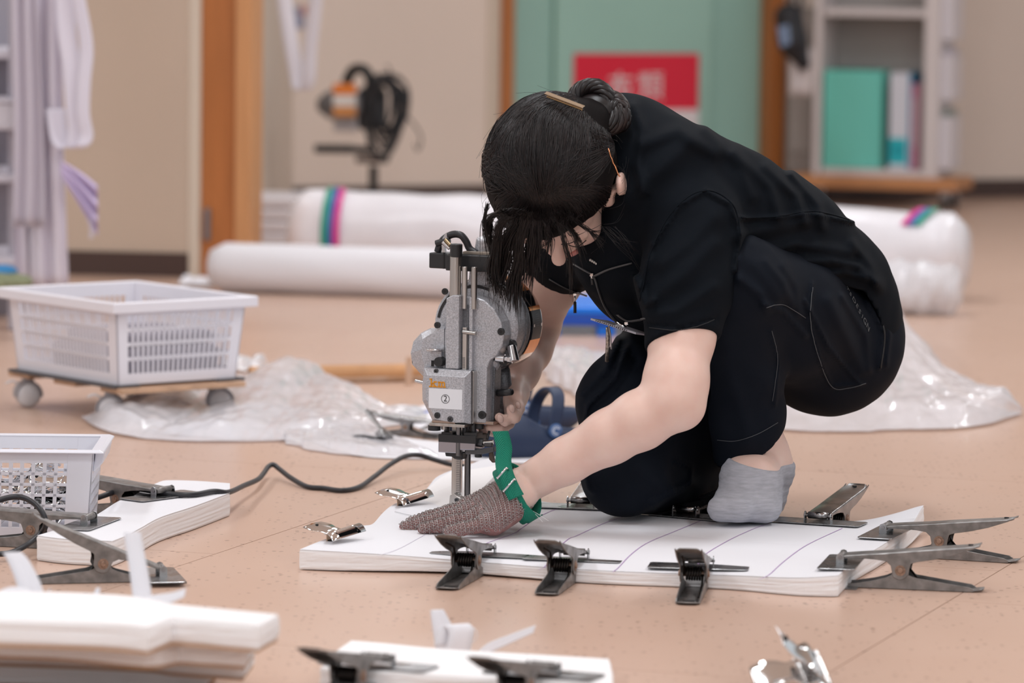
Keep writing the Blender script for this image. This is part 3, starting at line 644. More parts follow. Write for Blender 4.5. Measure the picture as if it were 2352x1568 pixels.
# ---------------------------------------------------------------- big white crate on a wheeled board
M_CRATE = mat('crate_white', (0.83, 0.81, 0.87), 0.35, sss=0.0)
def crate():
    N = F(264, 697, 0.222); ang = math.radians(38); W, Dp, H0, H1 = 0.30, 0.39, 0.071, 0.222
    ex = Vector((math.cos(ang), math.sin(ang), 0)); ey = Vector((-math.sin(ang), math.cos(ang), 0))
    M = Matrix((ex, ey, (0, 0, 1))).transposed().to_4x4(); M.translation = (N.x, N.y, 0)
    ct = thing('storage_crate', 'large white slotted plastic crate standing on a wooden wheeled board', 'crate', M @ Vector((W / 2, Dp / 2, H0)))
    tp = 0.022; th = 0.003
    B = [(tp, tp), (W - tp, tp), (W - tp, Dp - tp), (tp, Dp - tp)]; T = [(0.008, 0.008), (W - 0.008, 0.008), (W - 0.008, Dp - 0.008), (0.008, Dp - 0.008)]
    for k in range(4):
        b0, b1, t0, t1 = Vector((*B[k], H0)), Vector((*B[(k + 1) % 4], H0)), Vector((*T[k], H1)), Vector((*T[(k + 1) % 4], H1))
        n_ = 26 if k in (1, 3) else 20
        def P(u, v): return b0.lerp(b1, u).lerp(t0.lerp(t1, u), v)
        mb = MB(); inw = ((b1 - b0).normalized().cross(Vector((0, 0, 1)))) * -1
        def panel(u0, u1, v0, v1, t=th):
            q = [P(u0, v0), P(u1, v0), P(u1, v1), P(u0, v1)]
            mb.add(q + [x + inw * t for x in q], [(0, 1, 2, 3), (7, 6, 5, 4), (0, 4, 5, 1), (1, 5, 6, 2), (2, 6, 7, 3), (3, 7, 4, 0)], M)
        panel(0, 0.085, 0, 1); panel(0.915, 1, 0, 1); panel(0.085, .915, 0, .13); panel(.085, .915, .84, 1)
        for r_ in range(1, 4): panel(.085, .915, .13 + .1775 * r_ - .02, .13 + .1775 * r_ + .02)
        for i in range(n_ + 1):
            u = .085 + .83 * i / n_; hw = 0.0068
            if 0 < i < n_: panel(u - hw, u + hw, .13, .84, th * 0.9)
        mb.build('side_wall', M_CRATE, ct)
    MB().box((W / 2, Dp / 2, H0 + 0.003), (W - 2 * tp - .004, Dp - 2 * tp - .004, 0.006), M).build('bottom', M_CRATE, ct)
    mb = MB()
    prof = [(0, 0), (0.02, 0.0), (0.022, -0.018)]
    loop = lambda e, z: [Vector((-e, -e, z)), Vector((W + e, -e, z)), Vector((W + e, Dp + e, z)), Vector((-e, Dp + e, z))]
    rings = [loop(-0.009, H1 - 0.002), loop(0.002, H1 + 0.002), loop(0.008, H1), loop(0.008, H1 - 0.018), loop(0.005, H1 - 0.018), loop(0.003, H1 - 0.004), loop(-0.009, H1 - 0.006)]
    for i in range(7):
        a, b = rings[i], rings[(i + 1) % 7]
        mb.add(a + b, [(k, (k + 1) % 4, 4 + (k + 1) % 4, 4 + k) for k in range(4)], M)
    mb.build('rim', M_CRATE, ct, weld=True, bevel=0.0015)
    cl = thing('cloth_in_crate', 'folded cloth inside the large slotted crate, greyed to stand for inner shade', 'cloth', M @ Vector((W / 2, Dp / 2, H0 + .006)))
    MB().box((W * .5, Dp * .42, H0 + 0.035), (W * .74, Dp * .62, 0.055), M).build('folded_cloth', mat('crate_cloth_shade', (0.24, 0.22, 0.26), 0.9), cl, bevel=0.015, seg=3)  # dark contents; the grey also stands for shade inside the crate
    MB().box((W * .52, Dp * .40, H0 + 0.075), (W * .68, Dp * .5, 0.024), M).build('top_fold', MATS['crate_cloth_shade'], cl, bevel=0.010, seg=3)
    dl = thing('wooden_dolly', 'pale wooden board on white casters under the large slotted crate', 'dolly', M @ Vector((W / 2, Dp / 2, 0)))
    mw = mat('dolly_wood', (0.58, 0.36, 0.23), 0.6, var=0.12, vs=10, stretch=(1, 6, 6))
    for k in range(3):
        y = 0.035 + k * (Dp - .07) / 2; MB().box((W / 2, y, 0.061), (W - 0.03, 0.075, 0.010), M).build('plank', mw, dl, bevel=0.002)
    for x in (0.035, W - .035): MB().box((x, Dp / 2, 0.0685), (0.06, Dp - .03, 0.005), M).build('grip_strip', mat('grip_dark', (0.08, 0.075, 0.08), 0.7), dl)
    mc = mat('caster_white', (0.66, 0.64, 0.66), 0.4); mg = mat('caster_grey', (0.40, 0.38, 0.40), 0.4)
    for x in (0.03, W - 0.03):
        for y in (0.06, Dp - 0.045):
            Mc = M @ Matrix.Translation((x, y, 0.025)) @ Matrix.Rotation(-ang + 0.15 * (x > .1) + 0.25 * (y > .2), 4, 'Z')
            w_ = MB().lathe([(0, -0.016), (0.018, -0.016), (0.0235, -0.011), (0.0245, 0), (0.0235, 0.011), (0.018, 0.016), (0, 0.016)], 28, Mc @ Matrix.Rotation(PI / 2, 4, 'X')).build('caster_wheel', mc, dl, True, weld=True)
            MB().lathe([(0.0262, -0.018), (0.0262, 0.018), (0.0245, 0.018), (0.0245, -0.018), (0.0262, -0.018)], 18, Mc @ Matrix.Rotation(PI / 2, 4, 'X'), -0.2, PI + 0.2).build('caster_hood', mg, w_, 2)
            MB().box((0, 0.0, 0.0285), (0.02, 0.02, 0.006), Mc).build('swivel', mg, w_, bevel=0.001)
            MB().tube(catmull([(-0.018, 0, 0.02), (-0.030, 0, 0.025), (-0.042, 0, 0.020)], 4), 0.004, 8, Mc, flat=0.5).build('brake_lever', mc, w_, True)
crate()
# ================================================================ cut fabric stacks
M_STACK = mat('stack_side', (0.90, 0.885, 0.89), 0.85, bump=0.16, bs=110, stretch=(0.25, 0.25, 14))
M_STACKT = mat('stack_top', (0.80, 0.795, 0.83), 0.8, bump=0.1, bs=500)
def pad_mesh(mb, pts, z0, z1, layers=10, jit=0.0003, seed=0, top=True, bulge=0.0, lift=None):
    """a stack of cloth: outline (x, y) points, wavy layered side, flat top"""
    rs = np.random.RandomState(seed); P = np.array([(p[0], p[1]) for p in pts]); n = len(P)
    nx = np.roll(P, -1, 0) - np.roll(P, 1, 0); nr = np.stack([nx[:, 1], -nx[:, 0]], 1); nr /= np.linalg.norm(nr, axis=1)[:, None] + 1e-9
    ar = np.sum(P[:, 0] * np.roll(P[:, 1], -1) - np.roll(P[:, 0], -1) * P[:, 1])
    if ar < 0: nr = -nr
    rings = []
    for k in range(layers + 1):
        v = k / layers; j = np.convolve(np.tile(rs.normal(size=n), 3), np.ones(5) / 5, 'same')[n:2 * n] * jit * 1.6
        off = j + bulge * math.sin(v * PI) - (0.0012 if k in (0, layers) else 0)
        Q = P + nr * off[:, None]; zz = z0 + (z1 - z0) * v
        rings.append([(Q[i, 0], Q[i, 1], zz + (lift(Q[i, 0], Q[i, 1], v) if lift else 0)) for i in range(n)])
    base = len(mb.v); mb.v += [p for r in rings for p in r]
    for k in range(layers):
        for i in range(n): mb.f.append((base + k * n + i, base + k * n + (i + 1) % n, base + (k + 1) * n + (i + 1) % n, base + (k + 1) * n + i))
    mb.f.append(tuple(base + i for i in range(n))[::-1])
    if top: mb.f.append(tuple(base + layers * n + i for i in range(n)))
    return mb
def outl(px, z, n=6, corners=()):
    """outline through pixels on the plane z; corners (indices) stay sharp"""
    P = [tuple(F(x, y, z)) for x, y in px]; cs = sorted(corners) or [0]; out = []
    for a, b in zip(cs, cs[1:] + [cs[0] + len(P)]):
        seg = [P[i % len(P)] for i in range(a, b + 1)]; out += catmull(seg, n)[:-1]
    return out
ZP = 0.029
pad_px = [(688, 1262), (760, 1266), (860, 1272), (960, 1279), (1060, 1287), (1180, 1297), (1290, 1305), (1420, 1312), (1560, 1317), (1700, 1322), (1830, 1327), (1926, 1322),
          (1962, 1290), (2010, 1262), (2045, 1240), (2082, 1216), (2122, 1184), (2085, 1189), (2035, 1193), (1980, 1197), (1900, 1200), (1780, 1199), (1700, 1197), (1620, 1192), (1500, 1184), (1380, 1170), (1290, 1158),
          (1180, 1143), (1085, 1137), (1030, 1128), (960, 1133), (905, 1158), (880, 1177), (856, 1203), (832, 1208), (800, 1222), (745, 1239)]
o_main = outl(pad_px, ZP, 6, (0, 11, 16, 28))
nearz = {i: z for i, z in enumerate([ZP, .0285, .0265, .0235, .0205, .0195, .0195, .0195, .0195, .021, .025, .0295])}
near_w = catmull([tuple(F(*pad_px[i], nearz[i])) for i in range(12)], 6)
o_main = [(q[0], q[1]) for q in near_w[:-1]] + [(q[0], q[1]) for q in o_main[66:]]
NW = np.array(near_w)
def liftp(x, y, v):
    d2 = (NW[:, 0] - x) ** 2 + (NW[:, 1] - y) ** 2; i = int(np.argmin(d2)); e = (NW[i, 2] - ZP) * v * math.exp(-d2[i] / 0.005)
    q = F(2122, 1184, ZP); e += 0.012 * (v + .3) * math.exp(-((x - q.x) ** 2 + (y - q.y) ** 2) / 0.006)
    q = F(1000, 1340, 0); e += 0.004 * (1 - v) * math.exp(-((x - q.x) ** 2 + (y - q.y) ** 2) / 0.02)
    return e
def top_sheet(mb, o, z, lift=None, step=0.025):
    from mathutils.geometry import delaunay_2d_cdt
    lift = lift or (lambda x, y, v: 0.0)
    P = []
    for q in o:
        v = Vector((q[0], q[1]))
        if not P or ((v - P[-1]).length > 5e-4 and (v - P[0]).length > 5e-4): P.append(v)
    n = len(P); A_ = np.array([tuple(p) for p in P]); inner = []
    for x in np.arange(A_[:, 0].min(), A_[:, 0].max(), step):
        for y in np.arange(A_[:, 1].min(), A_[:, 1].max(), step):
            a, b = A_, np.roll(A_, -1, 0); c = (a[:, 1] > y) != (b[:, 1] > y)
            xs = a[c, 0] + (y - a[c, 1]) / (b[c, 1] - a[c, 1]) * (b[c, 0] - a[c, 0])
            if (xs > x).sum() % 2 == 1 and np.hypot(A_[:, 0] - x, A_[:, 1] - y).min() > 0.006: inner.append(Vector((x, y)))
    r = delaunay_2d_cdt(P + inner, [(i, (i + 1) % n) for i in range(n)], [], 1, 1e-6)
    return mb.add([(q.x, q.y, z + lift(q.x, q.y, 1)) for q in r[0]], [tuple(f) for f in r[2]])
pad = thing('fabric_stack', 'large white stack of layered cloth being cut, clamped along its edges', 'fabric stack', F(1400, 1260))
pad_mesh(MB(), o_main, 0.001, ZP, 10, 0.0004, seed=1, lift=liftp, top=False).build('cloth_layers', M_STACK, pad, False)
top_sheet(MB(), o_main, ZP + 0.0003, liftp).build('top_sheet', M_STACKT, pad, True)
# the piece already cut free, lifted beside the blade
fl = [(905, 1159), (958, 1132), (985, 1106), (1010, 1090), (1085, 1078), (1165, 1066), (1172, 1080), (1140, 1106), (1105, 1132), (1082, 1150), (1040, 1166), (960, 1170)]
o_f = outl(fl, ZP + 0.012, 5, (0, 5, 9))
q1 = F(1165, 1066, ZP + .012)
def liftf(x, y, v): return 0.026 * math.exp(-((x - q1.x) ** 2 + (y - q1.y) ** 2) / 0.03) - 0.004
pad_mesh(MB(), o_f, ZP - 0.018, ZP + 0.006, 8, seed=5, lift=liftf).build('cut_piece', M_STACK, pad)
top_sheet(MB(), o_f, ZP + 0.0065, liftf, 0.012).build('cut_piece_top', M_STACKT, pad, True)
M_LINE = mat('purple_chalk', (0.42, 0.25, 0.50), 0.8); M_LINE2 = mat('faint_pencil', (0.62, 0.56, 0.66), 0.8)
lines = [([(866, 1271), (930, 1250), (985, 1222)], 1), ([(1104, 1250), (1178, 1225), (1197, 1213), (1230, 1190), (1279, 1168), (1330, 1163)], 0), ([(1040, 1268), (1104, 1250)], 1),
         ([(1236, 1300), (1300, 1241), (1327, 1228), (1389, 1200), (1447, 1181)], 0), ([(1407, 1297), (1447, 1272), (1488, 1245), (1550, 1219), (1609, 1195)], 0), ([(1590, 1310), (1613, 1277), (1671, 1241), (1729, 1214), (1767, 1201)], 0), ([(1740, 1324), (1796, 1290), (1854, 1250), (1935, 1212)], 0),
         ([(1300, 1216), (1480, 1222), (1640, 1238), (1850, 1252)], 1)]
for px, k in lines:
    c = catmull([tuple(F(x, y, ZP + 0.0012)) for x, y in px], 8); w = 0.0007 if k == 0 else 0.0005
    P = [[(p[0] - w, p[1], ZP + 0.0009 + liftp(p[0], p[1], 1)), (p[0] + w, p[1], ZP + 0.0009 + liftp(p[0], p[1], 1))] for p in c]
    MB().grid(P).build('pattern_line', M_LINE2 if k else M_LINE, pad)
# second stack behind the small basket
p2 = [(85, 1230), (150, 1238), (258, 1243), (290, 1230), (324, 1212), (369, 1188), (448, 1162), (528, 1132), (528, 1110), (460, 1105), (395, 1103), (366, 1107), (316, 1133), (298, 1149), (274, 1150), (211, 1188), (134, 1215)]
Z2 = 0.036
pad2 = thing('fabric_stack', 'narrow curved stack of cut white cloth lying behind the small basket under the cable', 'fabric stack', F(310, 1230))
o2 = outl(p2, Z2, 5, (0, 2, 7, 8, 13))
pad_mesh(MB(), o2, 0.001, Z2, 12, seed=9).build('cloth_layers', M_STACK, pad2)
MB().add([(p[0], p[1], Z2 + 0.0004) for p in o2], [tuple(range(len(o2)))]).build('top_sheet', M_STACKT, pad2)
# ================================================================ spring clamps
M_CL = mat('clamp_steel', (0.235, 0.222, 0.215), 0.42, 0.6, var=0.3, vs=60, rvar=0.12); M_CLW = mat('clamp_worn', (0.30, 0.29, 0.29), 0.3, 1.0, var=0.25, vs=40, rvar=0.1)
M_CLG = mat('clamp_plate', (0.36, 0.36, 0.365), 0.3, 1.0, var=0.25, vs=45, rvar=0.12); M_SPR = mat('spring_dark', (0.035, 0.03, 0.028), 0.4, 0.8); M_RUST = mat('rusty_rivet', (0.30, 0.20, 0.15), 0.5, 0.7, var=0.3, vs=200)
def make_clamp(name, gap, worn=False):
    """spring clamp; jaw pin at x = 0, handles towards +x, floor at z = 0; gap = jaw opening"""
    r = thing(name, 'clamp', 'clamp'); W = 0.018; PX, PZ = 0.084, 0.031; mu = M_CLW if worn else M_CL
    # upper lever in its own frame: rotated about the pivot to the wanted gap
    zj = gap + 0.012; th = math.atan2(zj - 0.0415, PX)
    MU = Matrix.Translation((PX, 0, PZ)) @ Matrix.Rotation(th, 4, 'Y') @ Matrix.Translation((-PX, 0, -PZ))
    topl = [(0.0, 0.0415), (0.03, 0.0455), (0.06, 0.0490), (0.10, 0.0545), (0.15, 0.0610), (0.183, 0.0655), (0.192, 0.0685)]
    und = [(0.192, 0.0675), (0.184, 0.0630), (0.155, 0.0520), (0.128, 0.0445), (0.106, 0.0400), (0.0985, 0.0370), (0.0965, 0.030), (0.0955, 0.022), (0.090, 0.0155), (0.082, 0.0140), (0.0745, 0.0175), (0.0725, 0.025), (0.0705, 0.033), (0.064, 0.0385), (0.05, 0.0400), (0.03, 0.0405), (0.0, 0.0385)]
    for s in (-1, 1): MB().prism(topl + und, s * W - 0.0009, s * W + 0.0009, MU).build('side_flange', mu, r, bevel=0.0004, seg=1)
    rows = []
    for i, (x, z) in enumerate(catmull(topl, 3)):
        w = W * (1.0 if x < .17 else 1.0 - 0.25 * ((x - .17) / .022) ** 2); rows.append([MU @ Vector((x, -w - .0009, z - .0014)), MU @ Vector((x, -w + .002, z)), MU @ Vector((x, 0, z + .0002)), MU @ Vector((x, w - .002, z)), MU @ Vector((x, w + .0009, z - .0014))])
    MB().grid(rows).build('upper_handle', mu, r, True, solid=0.0016)
    MB().cyl((0.178, 0, 0.0655), (0.178, 0, 0.0671), 0.0035, 14, M=MU).build('hang_hole', mat('hole_dark', (0.015, 0.014, 0.014), 0.8), r)
    # lower lever: channel open at the top
    lowt = [(-0.012, 0.0045), (0.02, 0.0065), (0.045, 0.011), (0.062, 0.0155), (0.0715, 0.020), (0.0735, 0.029), (0.077, 0.0355), (0.084, 0.0380), (0.091, 0.0355), (0.0945, 0.029), (0.0955, 0.0205), (0.104, 0.0175), (0.14, 0.0125), (0.18, 0.0070), (0.186, 0.0035)]
    W2 = W - 0.0022
    for s in (-1, 1): MB().prism([(-0.012, 0.0008), (0.186, 0.0008)] + lowt[::-1], s * W2 - 0.0009, s * W2 + 0.0009).build('lower_flange', M_CL, r, bevel=0.0004, seg=1)
    rows = [[(x, -W2 * k, z), (x, 0, z), (x, W2 * k, z)] for x, z, k in ((-0.03, 0.0016, 1), (0.1, 0.0010, 1), (0.175, 0.0010, 1), (0.190, 0.0028, 0.95), (0.198, 0.0040, 0.75))]
    MB().grid(rows).build('lower_handle', M_CL, r, True, solid=0.0016)
    MB().box((0.170, 0, 0.0021), (0.006, 0.016, 0.0008)).build('slot', MATS['hole_dark'], r)
    # pivot, spring
    pv = MB().cyl((PX, -W - .0035, PZ - .004), (PX, W + .0035, PZ - .004), 0.0042, 16).build('pivot_rivet', M_RUST, r, bevel=0.001)
    for s in (-1, 1): MB().cyl((PX, s * (W + .001), PZ - .004), (PX, s * (W + .0016), PZ - .004), 0.0075, 20).build('washer', M_RUST, pv)
    pts = []
    for i in range(7 * 12 + 1):
        t = i / 12; pts.append((PX + 0.0085 * math.cos(2 * PI * t), -0.0125 + 0.025 * t / 7, PZ - .004 + 0.0085 * math.sin(2 * PI * t)))
    sp = MB().tube(pts, 0.0017, 6).build('spring', M_SPR, r, True)
    MB().tube([(PX + .0085, 0.0125, PZ - .004), (PX + .02, 0.0128, 0.014), (PX + .06, 0.011, 0.0035)], 0.0016, 6).tube([(PX + .0085, -0.0125, PZ - .004), MU @ Vector((PX + .02, -0.0128, .046)), MU @ Vector((PX + .07, -0.011, .0545))], 0.0016, 6).build('spring_leg', M_SPR, sp, True)
    # swivel jaw: pin, yoke and plate
    pz = (MU @ Vector((0, 0, 0.040))).z; px = (MU @ Vector((0, 0, 0.040))).x
    jp = MB().cyl((px, -W - .004, pz), (px, W + .004, pz), 0.0030, 12).build('jaw_pin', M_CLW, r)
    MB().cyl((px, -W + .003, pz), (px, W - .003, pz), 0.0052, 14).build('pin_roll', mu, jp, True)
    for s in (-1, 1): MB().prism([(px - .0055, gap + .001), (px + .0055, gap + .001), (px + .0055, pz), (px + .004, pz + .0045), (px, pz + .006), (px - .004, pz + .0045), (px - .0055, pz)], s * (W + .0022) - .0007, s * (W + .0022) + .0007).build('yoke', M_CLG, jp, bevel=0.0003, seg=1)
    MB().prism([(px - .026, -.066), (px - .022, -.070), (px + .022, -.070), (px + .026, -.066), (px + .026, .066), (px + .022, .070), (px - .022, .070), (px - .026, .066)], gap + .0004, gap + .0018, axes='xy').build('upper_plate', M_CLG, r, bevel=0.0003, seg=1)
    MB().prism([(-.030, -.034), (-.024, -.038), (.026, -.038), (.026, .038), (-.024, .038), (-.030, .034)], .0002, .0016, axes='xy').build('lower_plate', M_CLG, r, bevel=0.0003, seg=1)
    return r
def clamp_at(o, tip, jaw, label, group, lift=0.0, z=0.0):
    """place a clamp: handle tip and jaw as floor points"""
    t = Vector((tip.x, tip.y, 0)); j = Vector((jaw.x, jaw.y, 0)); d = (t - j).normalized()
    place(o, Matrix.Translation((0, 0, z)) @ frame_mat(j, d) @ Matrix.Rotation(-lift, 4, 'Y')); o['label'] = label; o['group'] = group
    return o
G1 = 'spring clamps along the cloth being cut'; G2 = 'spring clamps on the narrow stack'; G3 = 'spring clamps on the small tied bundle'
cl0 = make_clamp('spring_clamp', 0.0235); cl1 = make_clamp('spring_clamp', 0.031, True); cl2 = make_clamp('spring_clamp', 0.0375); cl3 = make_clamp('spring_clamp', 0.006); cl5 = make_clamp('spring_clamp', 0.0315)
def jfrom(tip, px, py, L):
    q = F(px, py, 0); d = Vector((q.x - tip.x, q.y - tip.y, 0)).normalized(); return Vector((tip.x, tip.y, 0)) + d * L
for k, (tx, ty, jx, jy, lb) in enumerate(((1023, 1356, 1108, 1308, 'dark steel spring clamp on the near edge of the cloth, below the mesh glove'), (1252, 1369, 1318, 1322, 'dark steel spring clamp on the near edge, middle one of three'), (1578, 1390, 1606, 1338, 'dark steel spring clamp on the near edge closest to the broad corner of the cloth'))):
    t = F(tx, ty, 0); clamp_at(cl0 if k == 0 else copy_tree(cl0), t, jfrom(t, jx, jy, 0.196), lb, G1)
for k, (dx, jx, jy, lb) in enumerate(((0.40, 1879, 1198, 'bright steel spring clamp on the far edge just beyond the grey sock, handle up'), (0.62, 1575, 1183, 'steel spring clamp partly hidden between the dark trouser knee and the grey sock'), (0.18, 1334, 1163, 'steel spring clamp half hidden behind the kneeling knee, by the gloved wrist'))):
    j = F(jx, jy, 0.032); j.z = 0; d = Vector((dx, 1, 0)).normalized()
    clamp_at(cl1 if k == 0 else copy_tree(cl1), j + d * 0.196, j, lb, G1)
for k, (tx, ty, jx, jy, lb) in enumerate(((2264, 1358, 1932, 1344, 'brown-tinged steel clamp on the corner of the cloth, seen side on, in front'), (2350, 1292, 2034, 1273, 'steel clamp seen side on behind the similar corner clamp, tip near the frame edge'))):
    j = F(jx, jy, 0); t = F(tx, ty, 0); d = (t - j).normalized(); clamp_at(cl5 if k == 0 else copy_tree(cl5), j + d * 0.196, j, lb, G1)
j = F(375, 1196, 0); t = F(195, 1172, 0); d = (t - j).normalized(); clamp_at(cl2, j + d * .196, j, 'grey steel clamp on the far side of the narrow stack under the cable', G2)
j = F(206, 1262, 0); t = F(-110, 1246, 0); d = (t - j).normalized(); clamp_at(copy_tree(cl2), j + d * .196, j, 'grey steel clamp in front of the basket gripping the narrow stack end', G2)
j = F(372, 1332, 0); t = F(78, 1338, 0); d = (t - j).normalized(); clamp_at(cl3, j + d * .196, j, 'empty steel clamp standing closed on the floor in front of the narrow stack', G2)
# ================================================================ foreground stack and tied bundle
zf = [0.001, 0.028, 0.055, 0.084, 0.116]
outs = [[(-260, 1520), (100, 1528), (250, 1532), (370, 1540), (470, 1535), (500, 1500), (470, 1470), (300, 1450), (-260, 1440)],
        [(-260, 1470), (100, 1482), (330, 1492), (400, 1500), (560, 1512), (584, 1480), (540, 1464), (380, 1450), (-260, 1425)],
        [(-260, 1450), (120, 1462), (330, 1480), (410, 1470), (490, 1475), (565, 1480), (585, 1452), (500, 1430), (380, 1425), (-260, 1400)],
        [(-260, 1415), (178, 1428), (340, 1440), (397, 1418), (470, 1424), (594, 1436), (640, 1410), (500, 1396), (396, 1386), (300, 1368), (100, 1358), (-260, 1355)]]
labs = ['white cloth stack at the very bottom of the foreground pile', 'white cloth stack second from the bottom of the foreground pile', 'white cloth stack just under the top one of the foreground pile', 'top white cloth stack of the foreground pile, tied with cloth strips']
tops = []
for k in range(4):
    oo = outl(outs[k], zf[k + 1], 5, [(0, 4, 9), (0, 4, 5, 9), (0, 3, 5, 6, 9), (0, 2, 3, 5, 6, 11)][k])
    t = thing('tied_cloth_stack', labs[k], 'fabric stack', F(150, 1450, zf[k]), group='cut cloth stacks piled in the foreground')
    pad_mesh(MB(), oo, zf[k] + 0.0042, zf[k + 1] - (0.0004 if k < 3 else 0), 8, 0.0008, seed=20 + k, bulge=0.0012).build('cloth_layers', M_STACK, t); tops.append(t)
    pad_mesh(MB(), oo, zf[k] + 0.0003, zf[k] + 0.0038, 1, 0.0, seed=4, bulge=0).build('kraft_sheet', mat('kraft_paper', (0.52, 0.33, 0.21), 0.8), t)
def strip(name, px, wpx, D, parent, tilt=0.3, m=None):
    s = S(D); pts = [U(x, y, D + (dd if len(q) > 2 else 0)) for q in px for (x, y, dd) in [(q + (0,))[:3] if len(q) == 2 else q]]
    ws = wpx if callable(wpx) else (lambda u: wpx)
    return ribbon(name, pts, lambda u: ws(u) / s, m or M_FAB, parent, (1, tilt, 0), 0.0018)
tp = tops[3]; Df = 5.28
strip('tie_strip', [(330, 1395), (322, 1330), (312, 1270), (304, 1222)], lambda u: 46 - 8 * u, Df, tp)
ribbon('tie_strip', [U(312, 1392, Df - .06), U(350, 1380, Df - .07), (U(392, 1372, Df - .07)), U(425, 1360, Df - .07)], lambda u: (34 - 14 * u) / S(Df), M_FAB, tp, (0.2, .5, 1), .0018)
strip('tie_strip', [(78, 1395), (66, 1340), (44, 1290), (28, 1268)], lambda u: 62 - 20 * u, Df - .05, tp)
strip('tie_strip', [(60, 1390), (30, 1372, -.03), (-10, 1362, -.05)], lambda u: 46, Df - .04, tp, 2.5)
ribbon('tie_strip', [U(60, 1405, Df - .08), U(90, 1385, Df - .08), U(112, 1362, Df - .08)], lambda u: .034 - .02 * u, M_FAB, tp, (0.5, .3, 1), .0018)
ribbon('tie_strip', [U(-20, 1385, Df - .1), U(20, 1368, Df - .1), U(64, 1374, Df - .1), U(80, 1400, Df - .1)], .022, M_FAB, tp, (0.1, .5, 1), .0018)
strip('tie_strip', [(205, 1392), (218, 1372), (226, 1350)], lambda u: 22 * (1 - .7 * u), Df, tp)
strip('tie_band', [(322, 1372, 0.02), (336, 1400, -.02), (346, 1424, -.06), (352, 1446, -.09)], 52, Df, tp, 0.2)
# bundle at the bottom edge
bo = [(735, 1532), (850, 1542), (960, 1548), (1200, 1560), (1408, 1572), (1406, 1540), (1400, 1512), (1330, 1508), (1200, 1500), (1000, 1488), (860, 1474), (806, 1470), (765, 1500)]
bnd = thing('tied_cloth_bundle', 'small tied bundle of white cloth at the bottom edge, held by two clamps', 'fabric stack', F(1080, 1570))
pad_mesh(MB(), outl(bo, 0.024, 5, (0, 4, 6, 11)), 0.001, 0.024, 8, 0.0010, seed=31).build('cloth_layers', M_STACK, bnd)
Dg = 5.42
strip('tie_strip', [(1052, 1560), (1038, 1500), (1020, 1450), (1004, 1400)], lambda u: 96 - 66 * u, Dg, bnd)
strip('tie_strip', [(1036, 1562), (1050, 1500), (1060, 1450), (1042, 1436), (1026, 1480)], lambda u: 66, Dg - .03, bnd, 0.6)
ribbon('tie_strip', [U(1070, 1540, Dg - .02), U(1110, 1496, Dg - .02), U(1170, 1468, Dg - .02), U(1228, 1444, Dg - .02)], lambda u: (40 - 22 * u) / S(Dg), M_FAB, bnd, (0.35, 0.3, 1), 0.0018)
ribbon('tie_strip', [U(1060, 1560, Dg - .04), U(1130, 1548, Dg - .08), U(1180, 1560, Dg - .12)], 0.04, M_FAB, bnd, (0.2, 1, 0.3), 0.0018)
pts = [U(1082 + 14 * math.cos(t), 1458 + 18 * math.sin(t), Dg + .01) for t in np.linspace(-2.4, 3.2, 16)]
MB().tube(pts, 0.0007, 5).build('thread_loop', mat('thread', (0.8, 0.76, 0.76), 0.7), bnd, True)
cl4 = make_clamp('spring_clamp', 0.0250)
j = F(868, 1526, .026); j.z = 0; d = F(736, 1625, 0) - j; d.z = 0; clamp_at(cl4, j + d.normalized() * .196, j, 'dark blurred clamp on the tied bundle, handle tip over the bare floor', G3)
j = F(1248, 1546, .026); j.z = 0; d = F(1112, 1652, 0) - j; d.z = 0; clamp_at(copy_tree(cl4), j + d.normalized() * .196, j, 'dark blurred clamp on the tied bundle beside the standing tie strip', G3)
# ================================================================ chrome paper clips
def make_clip(name, ang=0.42):
    """wide-jaw chrome clip: jaws at x = 0, leaf handles towards +x, closed along z = 0"""
    r = thing(name, 'clip', 'clip'); w = 0.024
    prof = [(-0.001, 0.0006), (0.0015, 0.0030), (0.0035, 0.0016), (0.0065, 0.0018), (0.0100, 0.0046), (0.0150, 0.0078), (0.0200, 0.0095)]
    for s in (1, -1):
        c = catmull(prof, 4); P = [[(x, y, s * z) for y in (-w, -w * .5, 0, w * .5, w)] for x, z in c]
        j = MB().grid(P).build('jaw', M_CHROME, r, True, solid=0.0007)
        P = []
        for i in range(15):
            u = i / 14; x = 0.0195 + 0.047 * u; z = 0.0095 + 0.047 * u * math.tan(ang) - 0.004 * math.sin(u * PI)
            hw = w * (1.0 - 0.50 * min(1, u * 3.2) ** 0.7) if u < .3125 else w * (0.50 + 0.22 * math.sin((u - .3125) / .6875 * PI * 0.93) ** .8)
            P.append([(x, hw * q, s * (z + 0.0016 * (1 - q * q))) for q in (-1, -.5, 0, .5, 1)])
        MB().grid(P).build('handle', M_CHROME, r, True, solid=0.0007)
        MB().cyl((0.058, 0, s * (0.0085 + 0.0385 * math.tan(ang))), (0.058, 0, s * (0.0125 + 0.0385 * math.tan(ang))), 0.0022, 12).build('handle_hole', MATS['hole_dark'], r)
    pts = [(0.019 + 0.0055 * math.cos(t * 2 * PI), -0.014 + 0.028 * t / 6, 0.0055 * math.sin(t * 2 * PI)) for t in np.linspace(0, 6, 61)]
    MB().tube(pts, 0.0008, 5).build('spring', M_CLG, r, True)
    return r
def clip_at(o, jaw, back, label, group, tilt=0.0, roll=0.0):
    d = Vector(back) - Vector(jaw); place(o, frame_mat(Vector(jaw), d) @ Matrix.Rotation(roll, 4, 'X') @ Matrix.Rotation(tilt, 4, 'Y')); o['label'] = label; o['group'] = group; return o
kc = make_clip('chrome_clip', 0.20); kl = make_clip('chrome_clip', 0.36)
